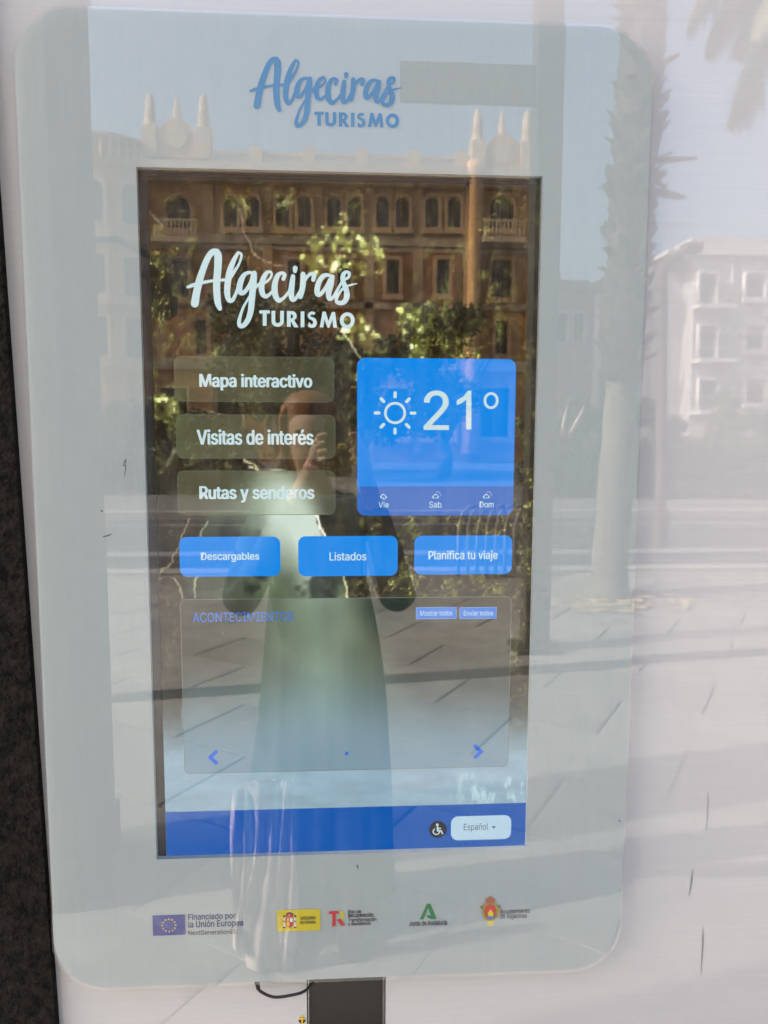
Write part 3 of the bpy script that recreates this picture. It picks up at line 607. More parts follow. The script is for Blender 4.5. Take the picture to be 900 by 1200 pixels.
for s, px_, tb in (('Vie', 449.5, (443.5, 587.8, 455.5, 595)), ('Sab', 510.5, (503, 587.6, 517.5, 595)), ('Dom', 570, (562, 587.6, 578.5, 594.8))):
    text('day_text', s, tw, scr, Y3, tb, bold=.01)
    cx_, cz_ = S(px_, 582, Y3)
    def cl(k, dx=0): return [(cx_+dx+u*x*k, cz_+u*z*k) for x, z in [(-3.6, -2.2), (-4.8, -1), (-4.4, .6), (-3, 1.2), (-2.2, 3), (-.2, 3.8), (1.8, 3), (2.6, 1.2), (4, .6), (4.6, -.8), (3.6, -2.2)]]
    flat('cloud_icon', [cl(1), cl(.66)], tw, scr, Y3)
    if s != 'Vie':
        for k in range(4): flat('icon_ray', [bar(cx_+2.4*u, cz_+2.2*u, R(-5+38*k), 3.4*u, 5.2*u, .42*u)], tw, scr, Y3)
    else: flat('rain_drop', [circ(cx_-.4*u, cz_-3.2*u, .7*u, 8), circ(cx_+1.6*u, cz_-3.6*u, .6*u, 8)], tw, scr, Y3)
for s, bx, tb in (('Descargables', (210.5, 629, 328.5, 675.5), (235.5, 647.5, 304, 658.5)), ('Listados', (349.5, 628.2, 466, 675), (386, 647, 429.5, 656.8)), ('Planifica tu viaje', (485.5, 627.6, 600, 673), (502, 645.2, 583.5, 658))):
    flat('link_button', [rrect(*pr(*bx, Y1), .0105)], azure, scr, Y1); text('button_text', s, tw, scr, Y3, tb, bold=.022)
# events panel
q = pr(213.5, 700.5, 597.5, 902.5, Y1)
def panelcol(X, Z, px, py):
    base = np.array([80., 80, 70])+np.zeros((*px.shape, 3)); n_ = vnoise(px, py, 70, 31, 3)[..., None]
    base = base*(.8+.4*n_); base += (samp(IMGB, X, Z)-90)*.32*np.array([.9, 1.1, .9])
    t = sm(750, 900, py)[..., None]; base = base*(1-t)+np.array([130., 156, 172])*t
    ctr = (np.exp(-((px-375)/55)**2)*(1-sm(760, 900, py)))[..., None]; base += ctr*np.array([52., 68, 62])
    dk = np.exp(-(((px-458)/30)**2+((py-712)/24)**2))[..., None]; base -= dk*np.array([60., 40, 40])
    return np.clip(base, 0, 255)
grid_mesh('events_panel', q, panelcol, Y1, .0085, scr); ring('panel_outline', q, .0085, .0008, emis('screen_line_pale', (122, 128, 118)), Y2)
text('events_heading', 'ACONTECIMIENTOS', emis('screen_heading', (30, 122, 232)), scr, Y3, (226, 717.5, 344, 728.5), bold=-.004)
cornf = emis('screen_cornflower', (44, 124, 222)); cline = emis('screen_button_line', (126, 168, 214))
for s, bx, tb in (('Mostrar todos', (487.5, 711.5, 535, 725.5), (492.5, 715.5, 530, 721.5)), ('Enviar todos', (538.5, 711.5, 582, 725.2), (543.5, 715.5, 578, 721.3))):
    q = pr(*bx, Y2); flat('small_button', [rrect(*q, .001)], cline, scr, Y2); q2 = (q[0]+.0008, q[1]+.0008, q[2]-.0008, q[3]-.0008); flat('button_fill', [rrect(*q2, .0006)], cornf, scr, Y2-.0003); text('button_text', s, tw, scr, Y3-.0004, tb, bold=.0)
chev = emis('screen_chevron', (0, 100, 222))
def pl(y, *pts): return [S(a_, b__, y) for a_, b__ in pts]
flat('previous_arrow', [pl(Y3, (253, 878.5), (256, 881), (249.5, 887.5), (256, 893.5), (253, 896.5), (243.2, 887.6))], chev, scr, Y3)
flat('next_arrow', [pl(Y3, (557, 872), (554, 874.8), (560.4, 881), (554.2, 887.2), (557.2, 890), (567, 880.8))], chev, scr, Y3)
flat('page_dot', [circ(*S(406.3, 883, Y3), 2.3*u, 16)], chev, scr, Y3)
# blue bar with the language controls
zb = (S(191.5, 951, Y1)[1]+S(618, 941.5, Y1)[1])/2
flat('footer_bar', [[(wx0+.0003, wz0+.0003), (wx1-.0003, wz0+.0003), (wx1-.0003, zb), (wx0+.0003, zb)]], emis('screen_blue', (0, 88, 178)), scr, Y1)
cx_, cz_ = S(513.2, 972, Y2)
flat('accessibility_disc', [circ(cx_, cz_, 12.4*u, 36)], emis('screen_brown', (34, 26, 24)), scr, Y2)
ic = []
ic.append([circ(cx_-1*u, cz_+7.0*u, 1.9*u, 14)])
ic.append([[(cx_+x*u, cz_+z*u) for x, z in [(-1.8, 4.9), (.2, 4.9), (.5, 2.6), (4.2, 2.5), (4.2, .9), (.6, .9), (.7, -.8), (5.0, -1.0), (7.6, -6.4), (5.8, -7.2), (3.9, -2.9), (-1.4, -2.7)]]])
ic.append([[(cx_-2.1*u+5.4*u*math.cos(R(a_)), cz_-2.8*u+5.0*u*math.sin(R(a_))) for a_ in range(118, 375, 12)]+[(cx_-2.1*u+3.8*u*math.cos(R(a_)), cz_-2.8*u+3.5*u*math.sin(R(a_))) for a_ in range(372, 110, -12)]])
for nm, lp in zip(('figure_head', 'figure_body', 'figure_wheel'), ic): flat(nm, lp, tw, scr, Y3 if nm != 'figure_wheel' else Y3+.0002, .00015)
flat('language_button', [rrect(*pr(528.5, 956, 599, 984, Y2), .0105)], emis('screen_pale', (186, 216, 234)), scr, Y2)
gt = emis('screen_grey_text', (78, 88, 98)); text('language_text', 'Español', gt, scr, Y3, (543.5, 965, 572, 974.8), bold=.0)
flat('dropdown_arrow', [pl(Y3, (576.2, 968.2), (581.2, 968.2), (578.7, 971.4))], gt, scr, Y3)

# =================================================================== THE SQUARE IN FRONT OF THE KIOSK (seen mirrored in the glass)
def X(px, py, Y): return P(px, py, Y).x
def Z(px, py, Y): return P(px, py, Y).z
# ---- ornate palace across the road
stone = mat('warm_stone', (.52, .31, .16), .85, noise=.12, nscale=.8, bump=.3, bscale=6)
pale = mat('pale_trim_stone', (.56, .40, .26), .8, noise=.1, nscale=2)
brick = mat('ochre_brick', (.62, .29, .11), .9, noise=.2, nscale=1.2)
pane = mat('dark_window_glass', (.012, .013, .014), .15)
YB_ = 40.0; yw = -YB_
bx0, bx1 = X(68, 200, YB_), X(640, 200, YB_); zc = Z(400, 192, YB_)
pal = empty('ornate_palace', ((bx0+bx1)/2, yw, 0), 'long ochre palace with arched upper windows, round corner tower and crested gables', 'building')
MB().box(bx0+2.3, bx1, yw-14, yw, 0, zc-.6).build('wall', brick, pal)
def arch_loop(cx, z0, z1, hw, n=12):
    return [(cx-hw, z0), (cx+hw, z0)]+[(cx+hw*math.cos(R(180*k/n)), z1-hw+hw*math.sin(R(180*k/n))) for k in range(n+1)]
def window(px, py0, py1, wpx, arched=True, parent=pal, Y=YB_, y=yw, fm=stone, t=.15, sill=True):
    x0, x1 = X(px-wpx/2, (py0+py1)/2, Y), X(px+wpx/2, (py0+py1)/2, Y); z1, z0 = Z(px, py0, Y), Z(px, py1, Y)
    cx = (x0+x1)/2; hw = (x1-x0)/2
    lo = arch_loop(cx, z0, z1, hw) if arched else [(x0, z0), (x1, z0), (x1, z1), (x0, z1)]
    lf = arch_loop(cx, z0-t*.5, z1+t, hw+t) if arched else [(x0-t, z0-t*.5), (x1+t, z0-t*.5), (x1+t, z1+t), (x0-t, z1+t)]
    cu = bpy.data.curves.new('w', 'CURVE'); cu.dimensions = '2D'; cu.fill_mode = 'BOTH'; cu.extrude = .17
    for lp in (lf, lo):
        sp = cu.splines.new('POLY'); sp.points.add(len(lp)-1); sp.use_cyclic_u = True
        for q_, (a_, b_) in zip(sp.points, lp): q_.co = (a_, b_, 0, 1)
    f = from_curve('window', cu, fm, parent, y+.17, .34)
    MB().prism(lo, y+.02, y+.05).build('pane', pane, f)
    MB().box(cx-.05, cx+.05, y+.055, y+.12, z0, z1-.05).build('mullion', mat('window_wood', (.12, .08, .05), .7), f)
    if sill: MB().box(x0-t*1.5, x1+t*1.5, y+.36, y+.52, z0-.3, z0-t*.55).build('sill', fm, f)
    return f
for px in (271, 297, 332, 357, 391, 415, 448, 471, 505, 531): window(px, 233, 269, 15.5)
for px in (211, 586): window(px, 232, 270, 28)
for px in (284, 344.5, 403, 459.5, 518): window(px, 306, 346, 15, False)
for px in (211, 586): window(px, 306, 350, 24, False)
for px in (238, 284, 344.5, 403, 518, 586): window(px, 376, 416, 15, False)
for px in (205, 268, 330, 395, 461, 515, 578): window(px, 455, 512, 33, False)
def band(name, py, h, pr_, m=pale, a=None, b=None, parent=pal):
    z = Z(350, py, YB_); return MB().box(bx0+2.0 if a is None else a, bx1+.1 if b is None else b, yw+.003, yw+pr_, z-h/2, z+h/2).build(name, m, parent)
band('cornice', 205, .55, .95); band('cornice', 214, .35, .55); band('string_course', 283, .4, .35); band('string_course', 292, .2, .25); band('string_course', 358, .3, .3); band('string_course', 428, .5, .4); band('string_course', 276, .15, .2)
for k in range(58):
    x = bx0+2.6+k*(bx1-bx0-3)/58; MB().box(x, x+.22, yw+.003, yw+.75, Z(350, 211.5, YB_), Z(350, 209, YB_)).build('bracket', pale, pal)
for px in (246, 314, 373, 432, 489, 548, 622): 
    x = X(px, 300, YB_); MB().box(x-.24, x+.24, yw+.004, yw+(.30 if px != 548 else .55), .5, Z(px, 217, YB_)).build('pilaster', stone, pal)
x = X(553, 300, YB_); MB().lathe((x, yw+.75, 0), [(.38, .5), (.34, 8), (.31, zc-.7), (.46, zc-.5), (.46, zc)], 14).build('corner_column', mat('sunlit_stone', (.78, .44, .19), .8, noise=.1, nscale=2), pal, smooth=True)  # sunlit glow of the column put into its stone colour
# roof parapet with its balusters
zt = zc
MB().box(bx0+2.2, bx1, yw-.5, yw+.1, zt-.6, zt-.1).build('parapet_base', pale, pal)
MB().box(bx0+2.2, bx1, yw-.35, yw-.05, zt+.35, zt+.5).build('parapet_rail', pale, pal)
bal = MB()
for k in range(110):
    x = bx0+2.4+k*(bx1-bx0-2.8)/110
    bal.lathe((x, yw-.2, zt-.1), [(.05, 0), (.10, .15), (.05, .3), (.07, .45)], 5)
tag(bal.build('parapet_balusters', pale, pal), kind='stuff')
for px in (300, 362, 424, 486, 540):
    x = X(px, 190, YB_); MB().box(x-.3, x+.3, yw-.45, yw+.05, zt-.1, zt+.75).build('parapet_pier', pale, pal)
# small balconies under the wide windows
for px in (211, 586):
    x = X(px, 270, YB_); z = Z(px, 284, YB_); f = MB().box(x-1.1, x+1.1, yw+.36, yw+1.25, z-.25, z).build('balcony', pale, pal)
    MB().box(x-1.1, x+1.1, yw+1.1, yw+1.2, z+.75, z+.87).build('balcony_rail', pale, f)
    bb = MB()
    for k in range(11): bb.lathe((x-1+k*.2, yw+1.15, z), [(.04, 0), (.07, .25), (.04, .5), (.05, .75)], 6)
    tag(bb.build('balcony_balusters', pale, f), kind='stuff')
# crested gables with pinnacles
def gable(pl_, pr__, pc, pt, plt, pbase):
    xa, xb = X(pl_, 160, YB_), X(pr__, 160, YB_); cx = (xa+xb)/2; hw = (xb-xa)/2*.72; zb = Z(350, pbase, YB_); ztop = Z(pc, plt, YB_)
    lo = [(cx-hw*1.25, zb), (cx+hw*1.25, zb), (cx+hw*1.25, zb+.7)]+[(cx+hw*math.cos(R(180*k/14)), zb+.8+(ztop-zb-.8)*math.sin(R(180*k/14))) for k in range(15)]+[(cx-hw*1.25, zb+.7)]
    f = MB().prism(lo, yw-.55, yw+.16).build('crested_gable', stone, pal)
    MB().prism([(cx+hw*.55*math.cos(R(k*18)), zb+1.0+.55*hw*math.sin(R(k*18))) for k in range(20)], yw+.163, yw+.28).build('gable_medallion', pale, f)
    for x in (xa, xb):
        MB().box(x-.36, x+.36, yw-.6, yw+.35, zb, zb+1.5).build('pinnacle_base', pale, f)
        zz = zb+1.5; hh = Z(pc, pt, YB_)-zz
        MB().lathe((x, yw-.1, zz), [(.42, 0), (.42, .12), (.26, .2), (.34, hh*.25), (.26, hh*.38), (.32, hh*.42), (.22, hh*.48), (.25, hh*.66), (.17, hh*.7), (.27, hh*.76), (.15, hh*.82), (.21, hh*.9), (.05, hh)], 10).build('pinnacle', pale, f, smooth=True)
    zz = ztop; MB().lathe((cx, yw-.2, zz-.1), [(.3, 0), (.3, .15), (.15, .3), (.24, .6), (.12, .8), (.16, 1.0), (.03, 1.35)], 10).build('finial', pale, f, smooth=True)
gable(176, 239, 208, 110, 141, 190); gable(560, 618, 588, 128, 158, 198)
# round corner tower
tcx, tr = X(116, 300, YB_-1), 2.35
tw_ = MB().lathe((tcx, yw-.8, 0), [(tr, 0), (tr, zc-.9), (tr+.28, zc-.75), (tr+.4, zc-.45), (tr+.1, zc-.4)], 40).build('corner_tower', stone, pal, smooth=False)
for zz, h in ((Z(116, 283, YB_), .4), (Z(116, 358, YB_), .35), (Z(116, 428, YB_), .5)): MB().lathe((tcx, yw-.8, zz), [(tr+.02, -h/2), (tr+.3, -h/2), (tr+.3, h/2), (tr+.02, h/2)], 40).build('tower_band', pale, tw_)
MB().lathe((tcx, yw-.8, zc+.55), [(tr, 0), (tr+.15, .02), (tr+.15, .16), (tr, .18)], 40).build('tower_rail', pale, tw_)
tb_ = MB()
for k in range(36): a_ = 2*math.pi*k/36; tb_.lathe((tcx+tr*math.cos(a_), yw-.8+tr*math.sin(a_), zc-.4), [(.06, 0), (.11, .3), (.06, .6), (.08, .96)], 5)
tag(tb_.build('tower_balusters', pale, tw_), kind='stuff')
for (p0, p1, ar) in ((222, 268, True), (306, 350, False), (376, 420, False)):
    for a_ in (48, 90, 132):
        z1_, z0_ = Z(116, p0, YB_), Z(116, p1, YB_); hw = .42
        lo = arch_loop(0, z0_, z1_, hw) if ar else [(-hw, z0_), (hw, z0_), (hw, z1_), (-hw, z1_)]
        lf = arch_loop(0, z0_-.12, z1_+.2, hw+.2) if ar else [(-hw-.2, z0_-.12), (hw+.2, z0_-.12), (hw+.2, z1_+.2), (-hw-.2, z1_+.2)]
        def rad(mb_):
            o_ = []
            for (x, y, z) in mb_.v:
                c_, s_ = math.cos(R(a_)), math.sin(R(a_)); o_.append((tcx+(tr+y)*c_-x*s_, yw-.8+(tr+y)*s_+x*c_, z))
            mb_.v = o_; return mb_
        f = rad(MB().prism(lf, -.25, .05)).build('tower_window', pale, tw_)
        # a pane sits proud of its surround by the glazing bead
        rad(MB().prism(lo, .052, .08)).build('tower_pane', pane, tw_)

# ---- white apartment block on the right
yA = -40.0; YA = 40.0
white = mat('white_render', (.50, .485, .47), .85, noise=.05, nscale=1.5); whtr = mat('white_trim', (.62, .60, .58), .8)
ax0, ax1 = X(812, 400, YA), X(1010, 400, YA); azt = Z(850, 300, YA)
apt = empty('apartment_block', ((ax0+ax1)/2, yA, 0), 'white apartment block with balconies and a pale downpipe behind the palm', 'building')
MB().box(ax0, ax1, yA-10, yA, 0, azt).build('wall', white, apt)
MB().box(ax0-1.5, ax0-.002, yA-10, yA-1.4, 0, azt-.02).build('side_wall', white, apt)
MB().box(ax0-1.7, ax1+.2, yA-10.2, yA+.35, azt+.003, azt+.25).build('roof_edge', whtr, apt)
MB().box(ax0-.2, ax1, yA-9.8, yA-.2, azt+.255, azt+1.0).build('roof_parapet', white, apt)
x = X(855, 380, YA); MB().tube([(x, yA+.1, .3), (x, yA+.1, azt)], .09, 8).build('downpipe', whtr, apt)
for px in (881, 925, 970):
    for p0, p1 in ((322, 350), (382, 410), (444, 472)): window(px, p0, p1, 22, False, apt, YA, yA, whtr, .1)
for p0, p1 in ((322, 358), (383, 420), (446, 480)):
    window(826, p0, p1, 20, False, apt, YA, yA, whtr, .1, False)
    x0_, x1_ = X(808, p1, YA), X(851, p1, YA); z = Z(826, p1+2, YA)
    f = MB().box(x0_, x1_, yA+.005, yA+1.3, z-.2, z).build('balcony', whtr, apt)
    MB().box(x0_, x1_, yA+1.22, yA+1.28, z+.95, z+1.02).build('hand_rail', mat('dark_rail', (.10, .10, .10), .6), f)
    rr_ = MB()
    for k in range(16): xx = x0_+.05+(x1_-x0_-.1)*k/15; rr_.box(xx-.015, xx+.015, yA+1.235, yA+1.265, z, z+.95)
    tag(rr_.build('railing_bars', mat('dark_rail', (.10, .10, .10), .6), f), kind='stuff')
for k, px in enumerate((881, 925, 970)):
    for j, (p0, p1) in enumerate(((322, 350), (382, 410), (444, 472))):
        a0_, a1_ = X(px-10, p0, YA), X(px+10, p0, YA); zt_ = Z(px, p0, YA); zz_ = zt_-(zt_-Z(px, p1, YA))*(.25, .55, .4, .7)[(k+2*j) % 4]
        MB().box(a0_, a1_, yA+.13, yA+.18, zz_, zt_-.02).build('roller_blind', mat('blind', (.42, .40, .35), .8), apt)
for px, py in ((840, 352), (902, 366), (902, 428), (948, 366)):
    x = X(px, py, YA); z = Z(px, py, YA); f = MB().box(x-.4, x+.4, yA+.01, yA+.38, z-.28, z+.28).build('air_conditioner', whtr, apt)
    MB().lathe((0, 0, 0), [(.2, 0), (.2, .02)], 16).build('fan_grille', mat('grille', (.08, .08, .08), .6), f).rotation_euler = (R(-90), 0, 0); f.children[0].location = (x, yA+.385, z)
x = X(815, 276, YA); MB().tube([(x, yA-3, azt), (x, yA-3, azt+2.6)], .03, 6).build('aerial_mast', mat('dish_grey', (.16, .16, .16), .6), apt); MB().tube([(x-.5, yA-3, azt+2.2), (x+1.3, yA-3, azt+2.6)], .025, 6).build('aerial_boom', mat('dish_grey', (.16, .16, .16), .6), apt)
for k in range(7): MB().tube([(x-.4+k*.27, yA-3.4, azt+2.22+k*.06), (x-.4+k*.27, yA-2.6, azt+2.22+k*.06)], .015, 5).build('aerial_rod', mat('dish_grey', (.16, .16, .16), .6), apt)
# ---- villa with gable and balustrade between palace and apartments
YV = 44.0; yV = -44.0
vx0, vx1 = X(642, 400, YV), X(802, 400, YV); vzt = Z(690, 345, YV)
vil = empty('villa', ((vx0+vx1)/2, yV, 0), 'grey villa with tiled gable, balustraded terrace and rooftop satellite dish', 'building')
vm = mat('villa_render', (.34, .31, .29), .85, noise=.1, nscale=1)
MB().box(vx0, vx1, yV-9, yV, 0, vzt).build('wall', vm, vil)
tile = mat('roof_tile', (.25, .17, .13), .85, noise=.2, nscale=8)
gx, gz = X(715, 335, YV), Z(715, 322, YV)
MB().prism([(X(668, 345, YV), vzt+.004), (X(765, 345, YV), vzt+.004), (gx, gz)], yV-5, yV+.8).build('gable_roof', tile, vil)
MB().box(vx0-.3, vx1+.3, yV-9.3, yV+.35, vzt-.3, vzt-.004).build('eaves', pale, vil)
MB().box(vx0, X(700, 330, YV), yV-8, yV-1.5, vzt+.004, Z(660, 322, YV)).build('roof_room', vm, vil)
for px in (656, 676, 705, 735, 765): window(px, 368, 402, 12, False, vil, YV, yV, whtr, .12, False)
zf = Z(700, 428, YV); f = MB().box(X(684, 420, YV), X(745, 420, YV), yV+.006, yV+2, zf-.3, zf).build('terrace', whtr, vil)
MB().box(X(684, 420, YV), X(745, 420, YV), yV+1.8, yV+2, zf+.85, zf+1).build('terrace_rail', whtr, f)
for k in range(18):
    xx = X(686, 420, YV)+k*.165; MB().lathe((xx, yV+1.9, zf), [(.04, 0), (.07, .3), (.04, .6), (.05, .85)], 6).build('baluster', whtr, f)
for px in (686, 743): x = X(px, 400, YV); MB().box(x-.13, x+.13, yV+1.75, yV+2.05, 0, Z(686, 352, YV)).build('terrace_post', whtr, vil)
# satellite dish
dx, dz = X(667, 316, YV), Z(667, 316, YV)
dish = empty('satellite_dish', (dx-.4, yV-4, Z(660, 322, YV)), 'dark satellite dish standing on the villa roof', 'dish')
db = MB(); tilt = Matrix.Rotation(R(35), 3, 'Y')@Matrix.Rotation(R(-60), 3, 'X'); vv = []; n_ = 16
prof = [(0.01, 0), (.35, .04), (.7, .14), (.95, .27), (.95, .30), (.7, .18), (.35, .08), (.01, .04)]
db.lathe((0, 0, 0), prof, n_); db.v = [tuple(tilt@Vector(q_)+Vector((dx-.3, yV-4, dz+.45))) for q_ in db.v]
db.build('dish_bowl', mat('dish_grey', (.16, .16, .16), .6), dish, smooth=True)
MB().tube([(dx-.3, yV-4, Z(660, 322, YV)), (dx-.3, yV-4, dz+.5)], .07, 8).build('dish_mast', mat('dish_grey', (.16, .16, .16), .6), dish)

# ---- foliage
leafg = [mat('leaf_dark', (.040, .060, .022), .7, noise=.3, nscale=2), mat('leaf_olive', (.085, .105, .035), .7, noise=.3, nscale=2)]
barkm = mat('bark', (.22, .17, .12), .9, noise=.25, nscale=6, bump=.5, bscale=30)
def leaf_cloud(name, lobes, n, size, m, parent, seed):
    r = np.random.default_rng(seed); vs = []; k = len(lobes); wts = np.array([l[3]**2 for l in lobes]); wts = wts/wts.sum()
    li = r.choice(k, n, p=wts); L = np.array(lobes, float)[li]
    d = r.normal(size=(n, 3)); d /= np.linalg.norm(d, axis=1)[:, None]; rad = L[:, 3]*(r.random(n)**.4)*(.85+.3*r.random(n))
    c = L[:, :3]+d*rad[:, None]*np.array([1, 1, .8])
    a = r.normal(size=(n, 3)); a /= np.linalg.norm(a, axis=1)[:, None]; b = np.cross(a, r.normal(size=(n, 3))); b /= np.linalg.norm(b, axis=1)[:, None]
    s_ = size*(.6+.8*r.random(n))[:, None]
    V_ = np.stack([c-a*s_, c+b*s_*.45, c+a*s_, c-b*s_*.45], 1).reshape(-1, 3)-np.array(parent_world(parent))
    me = bpy.data.meshes.new(name); me.from_pydata(V_.tolist(), [], np.arange(4*n).reshape(n, 4).tolist()); return link(name, me, m, parent)
def tree(px, base_py, top_py, wpx, Y, label, m, seed, n=2600, trunk=.16, low=.3, tm=barkm, kind='leafy_tree', group=None):
    x = X(px, base_py, Y); zt_ = Z(px, top_py, Y); hw = abs(X(px+wpx/2, 450, Y)-x)
    t = empty(kind, (x, -Y, 0), label, 'tree' if kind != 'hedge_shrub' else 'shrub', group)
    r = random.Random(seed); h0 = zt_*low
    tp = [(x, -Y, -.02), (x+.05*hw, -Y, h0*.6), (x-.04*hw, -Y, h0*1.1), (x, -Y, zt_*.7)]
    mb = MB(); mb.tube(tp, [trunk*1.3, trunk, trunk*.85, trunk*.35], 9)
    for k in range(5): 
        a_ = r.uniform(0, 6.28); mb.tube([(x, -Y, h0*.95), (x+hw*.4*math.cos(a_), -Y+hw*.4*math.sin(a_), h0+(zt_-h0)*.35), (x+hw*.7*math.cos(a_), -Y+hw*.7*math.sin(a_), h0+(zt_-h0)*.6)], [trunk*.6, trunk*.4, trunk*.12], 6)
    mb.build('trunk', tm, t, smooth=True)
    lobes = []
    for k in range(12):
        a_ = r.uniform(0, 6.28); q_ = r.uniform(.15, .8); hh = r.uniform(.15, .85)
        lobes.append((x+hw*q_*math.cos(a_), -Y+hw*q_*math.sin(a_), h0+(zt_-h0)*hh, hw*r.uniform(.28, .45)))
    leaf_cloud('crown', lobes, n, .05+.045*hw**.5, m, t, seed)
    return t
palebark = mat('pale_bark', (.55, .47, .36), .85, noise=.15, nscale=5)
tree(653, 582, 436, 100, 18.6, 'small tree with pale stout trunk in front of the villa', leafg[0], 1, 3600, .17, .30, palebark)
tree(762, 590, 470, 96, 21, 'dark round tree behind the street lamp', leafg[0], 2, 3600, .15, .18)
tree(842, 588, 452, 70, 24, 'yellow green bushy tree in front of the white apartments', leafg[1], 3, 3000, .14, .2)
tree(905, 590, 470, 80, 22, 'dark bushy tree at the right of the yellow green one', leafg[0], 4, 3000, .14, .15)
tree(150, 590, 470, 120, 22, 'low dark tree in front of the round corner tower', leafg[0], 5, 3600, .15, .2)
tree(235, 585, 480, 110, 24, 'wide low tree in front of the left palace windows', leafg[0], 6, 3600, .15, .2)
tree(330, 560, 318, 210, 29, 'large dark tree hiding the lower middle of the palace', leafg[0], 7, 7000, .22, .22)
tree(520, 562, 350, 170, 27, 'large dark tree in front of the right end of the palace', leafg[0], 8, 6000, .22, .2)
tree(425, 560, 392, 130, 25, 'medium dark tree between the two large ones before the palace', leafg[0], 12, 4500, .18, .2)
# clipped hedge along the far pavement
hd = MB().box(X(640, 540, 17.5), X(1010, 540, 17.5), -18.3, -17.5, 0, 1.5)
hr = empty('clipped_hedge', (X(800, 540, 17.5), -17.9, 0), 'long dark clipped hedge along the far pavement', 'hedge')
leaf_cloud('foliage', [(X(640+k*9, 540, 17.5), -17.9, .55+.5*(k % 2), .62) for k in range(42)], 9000, .12, leafg[0], hr, 9)
hr2 = empty('clipped_hedge', (X(180, 540, 19), -19.4, 0), 'shorter dark hedge below the low trees at the left', 'hedge')
leaf_cloud('foliage', [(X(75+k*9, 540, 19), -19.4, .5+.4*(k % 2), .6) for k in range(24)], 6000, .12, leafg[0], hr2, 10)

# ---- palms
boot = mat('palm_boots', (.085, .068, .048), .95, noise=.35, nscale=9, bump=.6, bscale=20); bark2 = mat('palm_trunk', (.20, .175, .15), .95, noise=.4, nscale=5, bump=.4, bscale=14, stretch=(1, 1, 5))
frondm = mat('palm_leaflet', (.15, .16, .09), .7, noise=.35, nscale=2); dryf = mat('dry_frond', (.25, .19, .11), .85, noise=.3, nscale=3)
def frond(base, az, el0, L, droop, parent, m, nleaf=46, seed=0):
    r = random.Random(seed); pts = []; p = Vector(base); e = el0; n = 14
    for k in range(n+1):
        pts.append(p.copy()); d = Vector((math.cos(az)*math.cos(e), math.sin(az)*math.cos(e), math.sin(e))); p = p+d*(L/n); e -= droop/n
    mb = MB(); mb.tube(pts, [.035*(1-.8*k/n) for k in range(n+1)], 5)
    side = Vector((-math.sin(az), math.cos(az), 0))
    for k in range(nleaf):
        t = .12+.86*k/nleaf; i = min(int(t*n), n-1); q = pts[i].lerp(pts[i+1], t*n-i); ax = (pts[i+1]-pts[i]).normalized()
        ll = L*.27*(math.sin(math.pi*min(1, t*.9+.12))**.6)*r.uniform(.8, 1.1)
        for s_ in (-1, 1):
            dn = (side*s_*r.uniform(.5, .8)+ax*.55+Vector((0, 0, -r.uniform(.25, .7)))).normalized(); tip = q+dn*ll+Vector((0, 0, -ll*.3)); midp = q+dn*ll*.5
            wv = ax*.026; mb.add([q-wv, q+wv, midp+wv*1.1, midp-wv*1.1], [(0, 1, 2, 3)]); mb.add([midp-wv*1.1, midp+wv*1.1, tip], [(0, 1, 2)])
    me_ = mb.build('frond', m, parent); return me_
def stub(c, a_, zz, r0, L, w_, tilt_, m, parent, nm='leaf_stub'):
    d = Vector((math.cos(a_), math.sin(a_), tilt_)).normalized(); s_ = Vector((-math.sin(a_), math.cos(a_), 0)); u_ = d.cross(s_)
    q = Vector((c[0], c[1], zz))+Vector((math.cos(a_), math.sin(a_), 0))*r0*.8; v = []
    for t_, ww in ((0, w_), (.6, w_*.8), (1, w_*.55)):
        for sx_, sz_ in ((-1, -.35), (1, -.35), (1, .35), (-1, .35)): v.append(q+d*L*t_+s_*ww*sx_+u_*ww*sz_)
    f = [(0, 1, 2, 3)[::-1], (8, 9, 10, 11)]+[(4*i+k, 4*i+(k+1) % 4, 4*i+4+(k+1) % 4, 4*i+4+k) for i in range(2) for k in range(4)]
    return v, f
